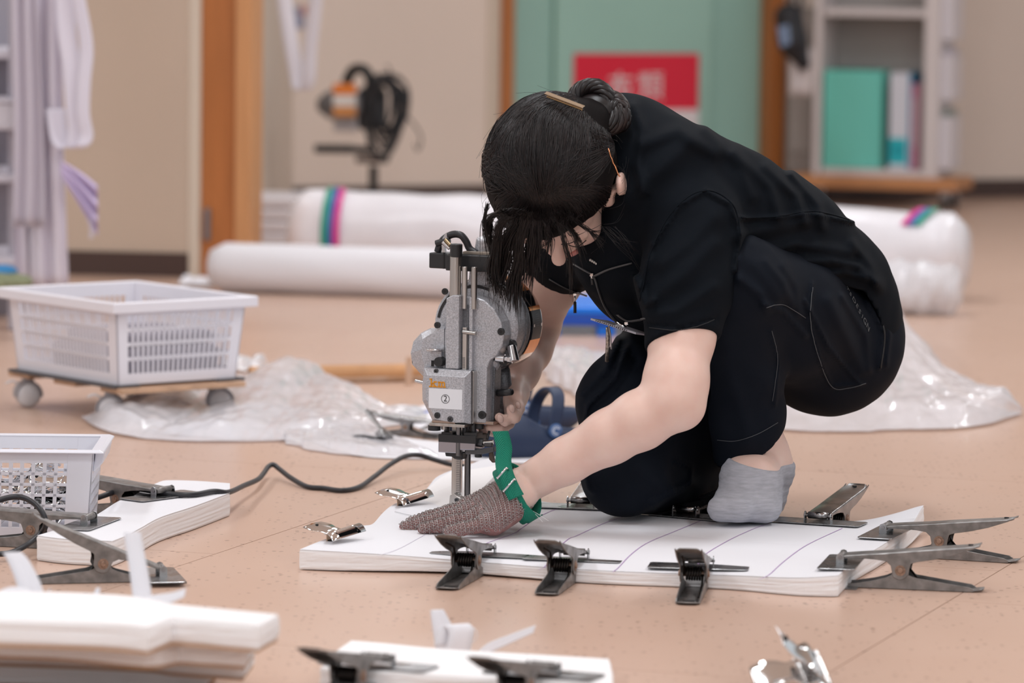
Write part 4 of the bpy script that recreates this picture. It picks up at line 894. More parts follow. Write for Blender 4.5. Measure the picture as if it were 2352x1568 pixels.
def open_clip(name, gap):
    r = thing(name, 'clip', 'clip'); w = 0.037
    for s in (1, -1):
        off = gap / 2 if s > 0 else -gap / 2
        prof = [(-0.004, 0.0005), (-0.002, 0.0042), (0.002, 0.0088), (0.007, 0.0108), (0.012, 0.0098), (0.018, 0.0062), (0.024, 0.0050)]
        P = []
        for x, z in catmull(prof, 4):
            hw = w if x < .012 else w * (1 - .55 * min(1, (x - .012) / .012)); P.append([(x, q * hw, off + s * z) for q in (-1, -.5, 0, .5, 1)])
        for i in range(1, 11):
            u = i / 10; hw = w * (.45 + .05 * math.sin(u * PI * .5) + .12 * math.sin(min(1, max(0, (u - .3) / .7)) * PI * .9)); P.append([(.024 + .042 * u, q * hw, off + s * (.0050 + .006 * u + .0015 * (1 - q * q))) for q in (-1, -.5, 0, .5, 1)])
        MB().grid(P).build('jaw', M_CHROME, r, True, solid=0.0008)
        MB().cyl((0.056, 0, off + s * .0102), (0.056, 0, off + s * .0125), 0.0022, 12).build('handle_hole', MATS['hole_dark'], r)
    MB().box((0.0265, 0, 0), (0.001, 0.030, gap + .010)).build('spring_plate', mat('clip_plate_tan', (0.60, 0.40, 0.27), 0.5), r, bevel=0.0004)
    MB().cyl((0.024, 0.008, gap * .2), (0.024, 0.013, gap * .2), 0.006, 16).build('spring_coil', M_SPR, r)
    return r
oc = open_clip('chrome_clip', 0.036); GC = 'wide chrome clips on the cloth edge'
zc = 0.0195
oc2 = copy_tree(oc)
for o_, jx, jy, lb_ in ((oc, 950, 1157, 'wide chrome clip on the cloth edge nearest the blade'), (oc2, 790, 1238, 'wide chrome clip on the cloth edge near its pointed corner')):
    j = F(jx, jy, ZP + .004); clip_at(o_, (j.x + .006, j.y, zc), (j.x - .074, j.y + .062, zc), lb_, GC, roll=-0.10)
lc = F(1830, 1580); clip_at(kl, (lc.x + .034, lc.y + .022, .020), (lc.x - .04, lc.y + .000, .020), 'shiny chrome clip lying alone on the bare floor at the bottom edge', 'loose chrome clips', tilt=-0.30, roll=-0.55); kl.scale = (1.25, 1.25, 1.25)
# loose pieces behind the cutting machine
lb = copy_tree(kl); p = F(862, 1022); clip_at(lb, (p.x + .026, p.y - .01, .013), (p.x - .03, p.y + .02, .013), 'old grey clip lying on white paper near the machine and cable', 'loose chrome clips', tilt=-0.34, roll=.3)
for ch in kids(lb):
    ch.data = ch.data.copy(); ch.data.materials.clear(); ch.data.materials.append(M_CLG)
lc = copy_tree(cl1); j = F(1000, 1003, 0); t = F(872, 998, 0); clamp_at(lc, j + (t - j).normalized() * .196, j, 'worn spring clamp lying on the floor behind the cutting machine', 'loose spring clamps')
lc.scale = (0.62, 0.8, 0.62)
pp = thing('paper_sheet', 'white paper sheet with green and blue print behind the cutting machine', 'paper', F(950, 960))
a, b, c, d = F(880, 955), F(1010, 925), F(1180, 965), F(1000, 1000)
MB().add([(q.x, q.y, z) for z in (0.0016, 0.0024) for q in (a, b, c, d)], [(0, 1, 2, 3), (7, 6, 5, 4), (0, 4, 5, 1), (1, 5, 6, 2), (2, 6, 7, 3), (3, 7, 4, 0)]).build('sheet', M_FAB, pp)
for n_, (x0, y0, x1, y1), cc in (('green_print', (870, 968, 930, 958), (0.45, 0.62, 0.42)), ('blue_print', (935, 948, 985, 940), (0.12, 0.18, 0.55)), ('yellow_print', (905, 962, 970, 952), (0.75, 0.75, 0.42))):
    q0, q1 = F(x0 + 20, y0, .0026), F(x1 + 10, y1, .0026); dd = Vector((0, -.035, 0))
    MB().add([tuple(q0), tuple(q1), tuple(q1 + dd), tuple(q0 + dd)], [(0, 1, 2, 3)]).build(n_, mat(n_, cc, 0.6), pp)
pw = [(690, 1000), (800, 985), (960, 1010), (1170, 1030), (1330, 1050), (1300, 1066), (1160, 1062), (1000, 1054), (850, 1050), (760, 1030)]
oo = outl(pw, 0.002, 4, (0,)); t = thing('waste_cloth_sheet', 'flat white waste sheet on the floor behind the blade and the navy clogs', 'cloth', F(1000, 1030))
pad_mesh(MB(), oo, 0.0012, 0.003, 1, 0, 3).build('sheet', M_STACKT, t)
# ================================================================ small basket of clips
def basket():
    y0 = F(205, 1234); zt = 0.130; xr = F(200, 1234).x; W, Dp = 0.27, 0.17
    M = Matrix.Translation((xr - W, y0.y, 0)) @ Matrix.Rotation(math.radians(1.0), 4, 'Z')
    bk = thing('clip_basket', 'small white plastic basket with square holes, full of chrome clips', 'basket', M @ Vector((W / 2, Dp / 2, 0)))
    mW = mat('basket_white', (0.80, 0.80, 0.87), 0.3)
    ex = 0.009; th = 0.0022
    Bq = [(0, 0), (W, 0), (W, Dp), (0, Dp)]; Tq = [(-ex, -ex * .3), (W + ex, -ex * .3), (W + ex, Dp + ex), (-ex, Dp + ex)]
    for k in range(4):
        b0, b1, t0, t1 = Vector((*Bq[k], 0.001)), Vector((*Bq[(k + 1) % 4], 0.001)), Vector((*Tq[k], zt)), Vector((*Tq[(k + 1) % 4], zt))
        nc_ = 14 if k in (0, 2) else 8; inw = (b1 - b0).normalized().cross(Vector((0, 0, 1))) * -1
        def P(u, v): return b0.lerp(b1, u).lerp(t0.lerp(t1, u), v)
        mb = MB()
        def panel(u0, u1, v0, v1):
            q = [P(u0, v0), P(u1, v0), P(u1, v1), P(u0, v1)]
            mb.add(q + [x + inw * th for x in q], [(0, 1, 2, 3), (7, 6, 5, 4), (0, 4, 5, 1), (1, 5, 6, 2), (2, 6, 7, 3), (3, 7, 4, 0)], M)
        m0, m1, v0, v1, nr = .05 if k in (0, 2) else .08, .87 if k == 0 else .92, .10, .84, 6
        if k == 2: m0, m1 = .13, .95
        panel(0, m0, 0, 1); panel(m1, 1, 0, 1); panel(m0, m1, 0, v0); panel(m0, m1, v1, 1)
        for r_ in range(1, nr): v = v0 + (v1 - v0) * r_ / nr; panel(m0, m1, v - .018, v + .018)
        for i in range(1, nc_): u = m0 + (m1 - m0) * i / nc_; w_ = 0.17 * (m1 - m0) / nc_; panel(u - w_, u + w_, v0, v1)
        mb.build('side_wall', mW, bk, bevel=0.0004, seg=1)
    MB().box((W / 2, Dp / 2, 0.003), (W - .004, Dp - .004, 0.004), M).build('bottom', mW, bk)
    loop = lambda e, z: [Vector((-ex - e, -ex * .3 - e, z)), Vector((W + ex + e, -ex * .3 - e, z)), Vector((W + ex + e, Dp + ex + e, z)), Vector((-ex - e, Dp + ex + e, z))]
    rings = [loop(-0.003, zt), loop(0.010, zt + 0.001), loop(0.016, zt - 0.002), loop(0.016, zt - 0.004), loop(0.009, zt - 0.002), loop(0.0, zt - 0.003), loop(-0.003, zt - .002)]; mb = MB()
    for i in range(7):
        a, b = rings[i], rings[(i + 1) % 7]; mb.add(a + b, [(k, (k + 1) % 4, 4 + (k + 1) % 4, 4 + k) for k in range(4)], M)
    mb.build('rim', mW, bk, weld=True, bevel=0.001)
    # hanging lip at the end
    MB().prism([(W + ex + .001, zt - .002), (W + ex + .016, zt - .004), (W + ex + .012, zt - .022), (W + ex + .003, zt - .032), (W + ex - .002, zt - .036)], 0.02, Dp - .02, M).build('end_lip', mW, bk, bevel=0.002)
    rs = random.Random(4)
    for i in range(14):
        c = copy_tree(kc); x = rs.uniform(.075, W - .05); y = rs.uniform(.045, Dp - .05); z = 0.022 + 0.0052 * i
        a = rs.uniform(-.6, .6) + (PI if rs.random() < .5 else 0)
        place(c, M @ Matrix.Translation((x, y, z)) @ Matrix.Rotation(a, 4, 'Z') @ Matrix.Rotation(rs.uniform(-.35, .35), 4, 'Y') @ Matrix.Rotation(rs.uniform(-.5, .5), 4, 'X') @ Matrix.Translation((-0.03, 0, 0)))
        c['label'] = 'chrome clip heaped with others in the small white basket'; c['group'] = 'chrome clips in the basket'
basket()
for ch in kids(kc): bpy.data.objects.remove(ch)
bpy.data.objects.remove(kc)
# ================================================================ cable
def cable(name, pts, r, label):
    o = MB().tube(catmull(pts, 8), r, 12).build(name, M_RUB, None, True); tag(o, label, 'cable'); rel(o, pts[0]); return o
def CP(px, py, z): q = F(px, py, z); return (q.x, q.y, z)
rc = 0.0042
pts = [CP(-30, 1272, .012), CP(20, 1270, .0115), CP(60, 1252, .020), CP(92, 1226, .030), CP(105, 1205, .045), CP(98, 1178, .062), CP(78, 1155, .074), CP(45, 1141, .080), CP(5, 1146, .078), CP(-40, 1165, .07)]
cable('power_cable', pts, rc, 'looped end of black power cable in front of the small basket')
pts = [CP(200, 1152, .028), CP(235, 1139, .034), CP(290, 1122, .040), CP(330, 1124, .042), CP(380, 1133, .042), CP(440, 1136, .041), CP(490, 1128, .041), CP(525, 1130, .036), CP(560, 1115, .026), CP(592, 1101, .020), CP(606, 1086, .018), CP(616, 1072, .020), CP(628, 1067, .022), CP(643, 1078, .016), CP(668, 1097, .010), CP(705, 1117, .0046), CP(745, 1121, .0044), CP(785, 1126, .0044), CP(825, 1118, .0046), CP(860, 1094, .010), CP(895, 1067, .020), CP(930, 1048, .026), CP(962, 1045, .024), CP(1000, 1056, .016), CP(1040, 1067, .010), CP(1090, 1072, .0065), CP(1130, 1070, .006)]
cable('power_cable', pts, rc, 'wavy black power cable crossing the floor from the basket to the cutting machine')
# ================================================================ clear plastic
def lit(u, v): return 0.0
sheet_from_px('plastic_sheet', ([(400, 905), (470, 908), (560, 880), (640, 872), (730, 868), (800, 900), (870, 935), (980, 945)], [(180, 962), (260, 1000), (360, 1012), (470, 1018), (600, 1016), (720, 1010), (830, 990), (975, 975)]),
              lambda u, v: 0.035 * math.exp(-((u - .52) / .2) ** 2 - ((v - .25) / .3) ** 2) + 0.018 * math.exp(-((u - .08) / .1) ** 2), M_FILM, 'crumpled clear plastic sheet on the floor in front of the wheeled crate', 'plastic sheet', 70, 3, amp=0.03)
o = sheet_from_px('waste_paper', ([(380, 962), (480, 938), (600, 930), (720, 940)], [(330, 990), (470, 1006), (620, 1008), (740, 990)]), lambda u, v: 0.004, M_STACKT, 'white paper lying under the crumpled plastic in front of the crate', 'paper', 24, 6, amp=0.004)
sheet_from_px('plastic_sheet', ([(600, 985), (700, 960), (800, 975), (860, 1000)], [(660, 1022), (760, 1044), (900, 1052), (1010, 1050)]), lambda u, v: 0.006, M_FILM, 'thin flat plastic sheet by the old grey clip near the cable', 'plastic sheet', 40, 12, amp=0.010)
sheet_from_px('plastic_sheet', ([(1770, 800), (1900, 780), (2010, 760), (2080, 830), (2160, 880), (2250, 920), (2340, 945)], [(1740, 985), (1850, 995), (1960, 996), (2060, 992), (2150, 990), (2240, 984), (2350, 955)]),
              lambda u, v: 0.085 * math.exp(-((u - .42) / .22) ** 2 - ((v - .22) / .35) ** 2) + 0.02 * math.sin(v * 3.1), M_FILM, 'big heap of crumpled clear plastic on the floor behind the crouching hips', 'plastic sheet', 80, 21, amp=0.04)
sheet_from_px('plastic_sheet', ([(1240, 845), (1290, 835), (1340, 830), (1420, 840)], [(1262, 880), (1300, 900), (1360, 930), (1440, 940)]), lambda u, v: 0.02, M_FILM, 'pale crumpled plastic seen between the arm and the knee', 'plastic sheet', 40, 33, amp=0.03)
# ================================================================ the cloth cutting machine
def machine():
    SP = 1529.0; psi = math.radians(22); sn, cs = math.sin(psi), math.cos(psi)
    O = F(1050, 1166, ZP + .0005)
    MM = Matrix(((cs, sn, 0), (-sn, cs, 0), (0, 0, 1))).to_4x4(); MM.translation = O
    def X(px, y=0.0): return ((px - 1050) / SP - y * sn) / cs
    def Z(py): return (1166 - py) / SP
    def L(px, py, y=0.0): return (X(px, y), y, Z(py))
    r = thing('cutting_machine', 'grey upright cloth cutting machine with a straight blade and orange letters', 'machine', O)
    mh = mat('hammered_grey', (0.47, 0.47, 0.50), 0.32, 0.35, var=0.26, vs=520, bump=0.35, bs=380, detail=2); mh2 = mat('hammered_dark', (0.16, 0.165, 0.18), 0.4, 0.4, var=0.3, vs=420, bump=0.3, bs=380)
    ms = mat('brushed_rod', (0.52, 0.50, 0.48), 0.28, 1.0, var=0.2, vs=90, stretch=(1, 1, 0.02)); msd = mat('dark_rod', (0.20, 0.195, 0.20), 0.3, 1.0); mbk = mat('machine_black', (0.018, 0.018, 0.02), 0.42); mdk = mat('gunmetal', (0.09, 0.09, 0.095), 0.38, 0.7)
    def prism(name, px, y0, y1, m, par=r, bev=0.0012, yy=None, **k):
        ya = y0 if yy is None else yy
        return MB().prism([(X(a, ya), Z(b)) for a, b in px], y0, y1, MM).build(name, m, par, bevel=bev, **k)
    def box(name, x0, x1, z0, z1, y0, y1, m, par=r, bev=0.0008): return prism(name, [(x0, z0), (x1, z0), (x1, z1), (x0, z1)], y0, y1, m, par, bev)
    def cylz(name, px, y, z0, z1, rad, m, par=r, n=24, bev=0.0006): return MB().cyl(L(px, z0, y), L(px, z1, y), rad, n, M=MM).build(name, m, par, 2, bevel=bev)
    def cyly(name, px, py, y0, y1, rad, m, par=r, n=28, bev=0.0006, yref=None):
        x = X(px, y0 if yref is None else yref); return MB().cyl((x, y0, Z(py)), (x, y1, Z(py)), rad, n, M=MM).build(name, m, par, 2, bevel=bev)
    def screw(px, py, y, rad=0.0042, par=r, hexs=True):
        s = cyly('screw', px, py, y - 0.0028, y + 0.001, rad, mbk if hexs else mdk, par, 20, 0.0004)
        x = X(px, y - .0028)
        if hexs: MB().cyl((x, y - .0030, Z(py)), (x, y - .0027, Z(py)), rad * .5, 6, M=MM).build('screw_socket', MATS['hole_dark'], s)
        else:
            for a in (0.6, 0.6 + PI / 2): MB().box((0, 0, 0), (rad * 1.3, .0004, rad * .28), MM @ Matrix.Translation((x, y - .0029, Z(py))) @ Matrix.Rotation(a, 4, 'Y')).build('screw_cross', MATS['hole_dark'], s)
    # --- blade standard
    bl = box('blade_guide', 1036, 1056, 962, 1150, -.010, -.002, ms)
    box('blade', 1056, 1061, 962, 1163, -.0075, -.0060, mat('blade_edge', (0.72, 0.72, 0.73), 0.15, 1.0))
    for i in range(38): MB().box(L(1051, 985 + i * 4.2, -.0105), (.0050, .0012, .0011), MM).build('rack_tooth', msd, bl)
    cylz('rear_standard', 1073, .006, 960, 1166, .0048, msd)
    ft = prism('blade_foot', [(1033, 1133), (1043, 1128), (1050, 1134), (1060, 1138), (1058, 1166), (1037, 1166), (1031, 1152)], -.020, -.006, ms)
    for z in (1143, 1158): screw(1048, z, -.0195, 0.0032, ft, False)
    # --- sharpener block
    sb = prism('sharpener_block', [(1005, 1008), (1091, 1008), (1090, 1024), (1050, 1026), (1046, 1034), (1005, 1034)], -.026, .012, mat('bright_block', (0.42, 0.42, 0.47), 0.25, 1.0), bev=0.001)
    box('sharpener_plate', 1005, 1092, 991, 1009, -.030, .016, mbk)
    for px in (1024, 1066, 1086): cylz('guide_pin', px, -.008, 965, 994, .0042, mdk)
    box('top_lug', 1012, 1038, 986, 993, -.028, -.008, mbk); box('top_lug', 1064, 1094, 984, 993, -.028, -.004, mbk)
    cylz('feed_screw', 1052, -.024, 962, 1040, .0040, msd, n=12)
    prism('lower_lug', [(1020, 1034), (1062, 1034), (1060, 1050), (1042, 1049), (1036, 1044), (1022, 1044)], -.018, .004, mbk)
    ar = prism('trigger_arm', [(1066, 1023), (1100, 1023), (1132, 1016), (1134, 1026), (1106, 1034), (1068, 1036)], -.022, -.006, mdk)
    cylz('arm_bolt', 1098, -.016, 1034, 1042, .0055, mbk, ar)
    MB().cyl(L(1094, 1008, -.012), L(1110, 1009, -.012), .0068, 18, M=MM).build('cable_joint', mdk, r, 2, bevel=.0006)
    MB().cyl(L(1110, 1009, -.012), L(1132, 1006, -.010), .0036, 14, M=MM).build('joint_rod', ms, r, 2); MB().box(L(1122, 1012, -.012), (.012, .010, .006), MM).build('joint_block', mdk, r, bevel=.001)
    MB().tube([Vector(L(1118, 1000, -.01)), Vector(L(1122, 985, 0)), Vector(L(1128, 970, .01))], .002, 8, MM).build('joint_wire', mbk, r, True)
    prism('guard_hook', [(1121, 1025), (1130, 1027), (1134, 1046), (1140, 1052), (1130, 1054), (1122, 1046)], -.012, -.006, mat('bronze_dark', (0.10, 0.075, 0.06), 0.35, 0.7))
    # --- under plates
    box('copper_plate', 990, 1044, 957, 963, -.044, .01, mat('coppery_steel', (0.40, 0.31, 0.26), 0.3, 1.0)); box('under_plate', 984, 1066, 963, 970, -.046, .006, ms); box('under_plate', 1044, 1132, 958, 965, -.016, .03, mat('coppery_steel', (0.40, 0.31, 0.26), 0.3, 1.0))
    cylz('adjust_knob', 996, -.034, 970, 982, .0098, mbk); cylz('pin', 1018, -.03, 968, 980, .004, ms)
    cylz('knob_small', 1100, -.006, 964, 978, .0068, mbk)
    # --- front cover with label
    fc = MB(); outer = [(971, 838), (1080, 840), (1081, 962), (1046, 963), (992, 960), (968, 914), (967, 880)]; inner = [(978, 853), (1064, 854), (1064, 958), (1044, 960), (999, 955), (976, 910), (976, 872)]
    vs = [L(a, b, -.018) for a, b in outer] + [L(a, b, -.036) for a, b in outer] + [L(a, b, -.045) for a, b in inner]; n = 7
    fs = [tuple(range(n))] + [(i + k * n, (i + 1) % n + k * n, (i + 1) % n + (k + 1) * n, i + (k + 1) * n) for k in (0, 1) for i in range(n)] + [tuple(range(2 * n, 3 * n))[::-1]]
    cv = fc.add(vs, fs, MM).build('front_cover', mh, r, bevel=.0010)
    lb = MB().box(((X(983, -.045) + X(1060, -.045)) / 2, -.0453, Z(906)), (X(1060, -.045) - X(983, -.045), .0005, 46 / SP), MM).build('number_label', mat('label_white', (0.80, 0.80, 0.83), 0.45), cv)
    mi = mat('ink_black', (0.01, 0.01, 0.01), 0.6)
    cx, cz = (X(983, -.045) + X(1060, -.045)) / 2, Z(906)
    MB().lathe([(.0061, 0), (.0068, 0), (.0068, .0003), (.0061, .0003), (.0061, 0)], 40, MM @ Matrix.Translation((cx, -.0456, cz)) @ Matrix.Rotation(PI / 2, 4, 'X')).build('number_ring', mi, lb, weld=True)
    text_mesh('number', '2', .0125, mi, MM @ Matrix.Translation((cx, -.0458, cz)) @ Matrix.Rotation(PI / 2, 4, 'X'), lb, .0001)
    KM_K = [(.10, 0, .10, 1), (.0, .99, .12, .99), (-.02, .0, .24, .0), (.10, .32, .36, .62), (.20, .42, .38, .02), (.27, .64, .44, .64), (.30, .0, .46, .0)]
    KM_M = [(.12, 0, .12, .62), (.02, .62, .14, .62), (.0, .0, .24, .0), (.12, .52, .26, .64), (.26, .64, .42, .62), (.46, .0, .46, .55), (.36, .0, .56, .0), (.46, .52, .60, .64), (.60, .64, .76, .62), (.80, .0, .80, .55), (.70, .0, .92, .0)]
    mo = mat('letter_orange', (0.75, 0.30, 0.01), 0.45)
    strokes('maker_letters', KM_K, X(985, -.045), Z(879), 38 / SP, 17 / SP, .0019, -.0460, mo, cv, MM); strokes('maker_letters', KM_M, X(1004, -.045), Z(879), 20 / SP, 17 / SP, .0018, -.0460, mo, cv, MM)
    screw(1002, 945, -.044, .0048, cv); screw(1032, 952, -.044, .0046, cv, False); screw(998, 844, -.039, .0036, cv, False)
    box('cover_rail', 1081, 1086, 842, 962, -.030, -.012, ms)
    # --- gear plate and right body
    gp = [(1114, 962), (1082, 962), (1082, 842), (1016, 845), (1016, 760), (1022, 705), (1036, 684), (1056, 674), (1083, 671), (1108, 679), (1131, 699), (1147, 727), (1154, 758), (1150, 782), (1138, 803), (1122, 818), (1116, 836)]
    prism('gear_plate', gp, -.018, .012, mh, bev=.0025, seg=3)
    bdy = prism('body_side', [(1118, 962), (1012, 962), (1012, 850), (1118, 838)], .008, .036, mh, bev=.002)
    prism('side_plate', [(1114, 845), (1120, 832), (1130, 826), (1134, 838), (1132, 958), (1116, 962)], .004, .030, mh2, bev=.0015)
    for z in (866, 930): MB().box(L(1136, z, .03), (.002, .003, .010), MM).build('side_slot', mbk, bdy)
    screw(1105, 943, -.017, .0062)
    # column with slot, rail rods and pointer
    col = prism('column', [(1020, 838), (1020, 676), (1036, 668), (1050, 668), (1050, 838)], -.034, -.014, mh, bev=.0015)
    box('slot_back', 1050, 1072, 690, 840, -.0195, -.017, mh2); box('column_rib', 1074, 1081, 672, 842, -.026, -.014, mh)
    sc = box('scale_rod', 1058, 1068, 742, 842, -.026, -.020, ms)
    for i in range(10): MB().box(L(1062, 812 + i * 2.6, -.0263), (.004, .0008, .0007), MM).build('scale_mark', mdk, sc)
    MB().cyl(L(1060, 752, -.027), L(1090, 754, -.032), .0034, 16, M=MM).build('pointer_pin', ms, r, 2, bevel=.0005)
    # rods on top
    rd = cylz('guide_rod', 1041, -.024, 690, 560, .0086, ms, n=32); cylz('rod_cap', 1042, -.024, 582, 551, .0094, mbk, rd, 32, .0016)
    cylz('thin_rod', 1062, -.022, 700, 603, .0044, ms); cylz('thin_rod', 1084, -.022, 700, 603, .0047, ms)
    # left lobe
    lo = [(1018, 747), (1004, 746), (998, 752), (984, 753), (962, 765), (944, 786), (938, 812), (942, 838), (958, 855), (970, 866), (1018, 868)]
    vs = [L(a, b, .012) for a, b in lo] + [L(a, b, -.002) for a, b in lo]; li = [(1016, 750), (1006, 750), (1000, 758), (986, 762), (966, 776), (962, 800), (966, 822), (972, 842), (976, 856), (984, 864), (1016, 866)]
    vs += [L(a, b, -.016) for a, b in li]; n = 11
    MB().add(vs, [tuple(range(n))] + [(i + k * n, (i + 1) % n + k * n, (i + 1) % n + (k + 1) * n, i + (k + 1) * n) for k in (0, 1) for i in range(n)] + [tuple(range(2 * n, 3 * n))[::-1]], MM).build('tension_housing', mh, r, bevel=.0015)
    tk = MB().lathe([(0, .0), (.0125, .0), (.0135, .0012), (.0125, .0026), (.003, .0034), (0, .0034)], 28, MM @ Matrix.Translation(L(995, 798, -.030))).build('thumb_disc', M_STEEL, r, True, weld=True)
    box('thumb_bracket', 984, 1010, 800, 836, -.026, -.022, mh, tk); MB().box(L(990, 829, -.0265), (.004, .001, .009), MM).build('bracket_slot', MATS['hole_dark'], tk); cyly('thumb_bolt', 1003, 824, -.034, -.018, .0072, mbk, tk)
    screw(999, 742, -.012, .0050); screw(1146, 749, -.017, .0056); screw(1015, 667, .014, .0050); screw(946, 832, .0, .0035)
    # --- ventilated housing and motor
    y0, y1, y2, y3 = .014, .046, .060, .108; xc = X(1086, y0); zc = Z(745)
    Mx = MM @ Matrix.Translation((xc, 0, zc)) @ Matrix.Rotation(-PI / 2, 4, 'X')       # local z -> machine y, local y -> down
    hs = MB().lathe([(.02, y0 + .001), (.054, y0), (.062, y0 + .001), (.068, y0 + .007), (.070, y1), (.02, y1)], 64, Mx).build('vent_housing', mh, r, 2)
    for a0, a1 in ((PI + .18, PI + 1.02), (PI + 1.25, PI + 1.95)): MB().lathe([(.0585, y0 - .0006), (.0625, y0 - .0006), (.0625, y0 + .004), (.0585, y0 + .004), (.0585, y0 - .0006)], 24, Mx, a0, a1).build('vent_slot', mbk, hs)
    MB().lathe([(.069, y1), (.0715, y1 + .002), (.0715, y2), (.069, y2)], 64, Mx).build('motor_ring', mh2, r, 2)
    mt = MB().lathe([(.02, y2 - .001), (.0722, y2), (.0735, y2 + .002), (.0735, y3 - .003), (.070, y3), (.02, y3 + .012)], 72, Mx).build('motor_band', mat('polished_band', (0.72, 0.70, 0.69), 0.12, 1.0), r, 2)
    mc = mat('orange_reflection', (0.62, 0.25, 0.07), 0.22, 0.9, var=0.2, vs=40)  # orange reflections on the polished band, put into raised coloured arcs
    def arc(name, d0, d1, ra, ya, yb, m):
        a0, a1 = -math.radians(d1), -math.radians(d0)
        if a0 > a1: a0, a1 = a1, a0
        return MB().lathe([(.0734, ya), (ra, ya), (ra, yb), (.0734, yb), (.0734, ya)], 20, Mx, a0, a1).build(name, m, mt, 2)
    arc('reflection_patch', 44, 74, .0740, y2 + .004, y3 - .006, mc); arc('reflection_patch', 18, 23, .0740, y2 + .003, y3 - .004, mc); arc('reflection_patch', -36, -17, .0740, y2 + .003, y3 - .004, mc)
    npd = arc('name_plate', -17, 18, .0742, y2 + .006, y3 - .006, mbk)
    for k in range(6): arc('plate_lettering', 12 - k * 2.6, 13.2 - k * 2.6, .07435, y2 + .018, y3 - .016, mat('plate_ink', (0.10, 0.10, 0.11), 0.5))
    for d in (0,):
        for yy in (y2 + .010, y3 - .009): arc('plate_rivet', d - 1.6, d + 1.6, .0747, yy - .0018, yy + .0018, M_STEEL)
    # drum foot bracket and oil fitting
    MB().tube([Vector(L(1124, 832, .004)), Vector(L(1136, 815, .02)), Vector(L(1156, 806, .035))], [.012, .012, .011], 14, MM).build('fitting_bracket', mh, r, True)
    fa = MB().cyl(L(1136, 811, -.004), L(1156, 813, -.002), .0072, 18, M=MM).cyl(L(1156, 813, -.002), L(1164, 814, -.001), .0048, 6, M=MM).build('oil_fitting', M_STEEL, r, 2, bevel=.0005)
    MB().cyl(L(1163, 814, -.001), L(1174, 815, .0), .0062, 6, M=MM).build('fitting_nut', M_STEEL, fa, 2, bevel=.0004); MB().cyl(L(1178, 819, .001), L(1171, 784, .006), .0082, 18, r2=.0070, M=MM).build('fitting_elbow', M_STEEL, fa, 2, bevel=.0008)
    cyly('fitting_hole', 1131, 814, -.010, -.004, .0022, mbk, fa); cyly('bracket_bolt', 1166, 784, .008, .02, .0085, mbk, fa); cyly('bracket_bolt', 1153, 820, .004, .012, .0075, mbk, fa)
    sw = MB().tube([Vector(L(1138, 897, .02)), Vector(L(1150, 894, .008)), Vector(L(1172, 889, -.004))], [.0050, .0056, .0050], 14, MM).build('switch_lever', mbk, r, True); MB().cyl(L(1133, 897, .022), L(1140, 897, .018), .0058, 14, M=MM).build('lever_boot', mbk, sw, 2)
    MB().cyl(L(951, 878, .01), L(970, 880, .0), .0030, 12, M=MM).build('side_pin', M_STEEL, r, 2)
    # --- rear grip held by the hand
    gr_ = MB().tube([MM @ Vector((X(1150, .06), .06, Z(850))), MM @ Vector((X(1156, .075), .075, Z(900))), MM @ Vector((X(1150, .07), .07, Z(950))), MM @ Vector((X(1120, .045), .045, Z(956)))], [.012, .0125, .0125, .012], 16).build('rear_grip', mh2, r, True)
    # --- switch box, clamp, cable and carrying post on top
    sb = prism('switch_box', [(978, 577), (1148, 577), (1148, 614), (978, 613)], .000, .034, mbk, bev=.0020, yy=0.0); box('box_step', 1017, 1146, 579, 616, -.006, .004, mbk, sb, .0015); box('box_lid', 1056, 1150, 571, 578, .002, .034, mat('lid_beige', (0.30, 0.26, 0.22), 0.35, 0.5), sb)
    box('box_gap', 1011, 1014, 576, 613, -.0008, .004, MATS['hole_dark'], sb, 0)
    po = MB().cyl(L(1098, 612, .035), L(1106, 542, .03), .0145, 28, r2=.0120, M=MM).build('carrying_post', mh, r, 2, bevel=.003, seg=3)
    MB().prism([(X(1072, .02), Z(650)), (X(1130, .02), Z(650)), (X(1122, .02), Z(604)), (X(1076, .02), Z(604))], .014, .04, MM).build('neck', mh, r, bevel=.002)
    bt = prism('cable_bracket', [(1008, 576), (1006, 548), (1014, 534), (1019, 531), (1020, 545), (1014, 556), (1016, 577)], .006, .012, M_STEEL, bev=.0006)
    MB().cyl(L(994, 557, .008), L(1026, 546, .010), .0052, 14, M=MM).build('clamp_screw', mbk, bt, 2, bevel=.0006); MB().cyl(L(1010, 552, .004), L(1026, 566, .004), .0030, 12, M=MM).build('wing_screw', M_STEEL, bt, 2); MB().cyl(L(1016, 546, .004), L(1028, 558, .0), .0026, 12, M=MM).build('wing_screw', mat('brass_dull', (0.40, 0.30, 0.18), 0.35, 0.9), bt, 2)
    MB().tube(catmull([L(998, 576, .012), L(1003, 560, .012), L(1014, 544, .012), L(1034, 534, .013), L(1052, 536, .014), L(1064, 550, .016), L(1072, 566, .018), L(1088, 577, .018)], 6), .0055, 14, MM).build('supply_cable', M_RUB, r, True)
    return r
machine()
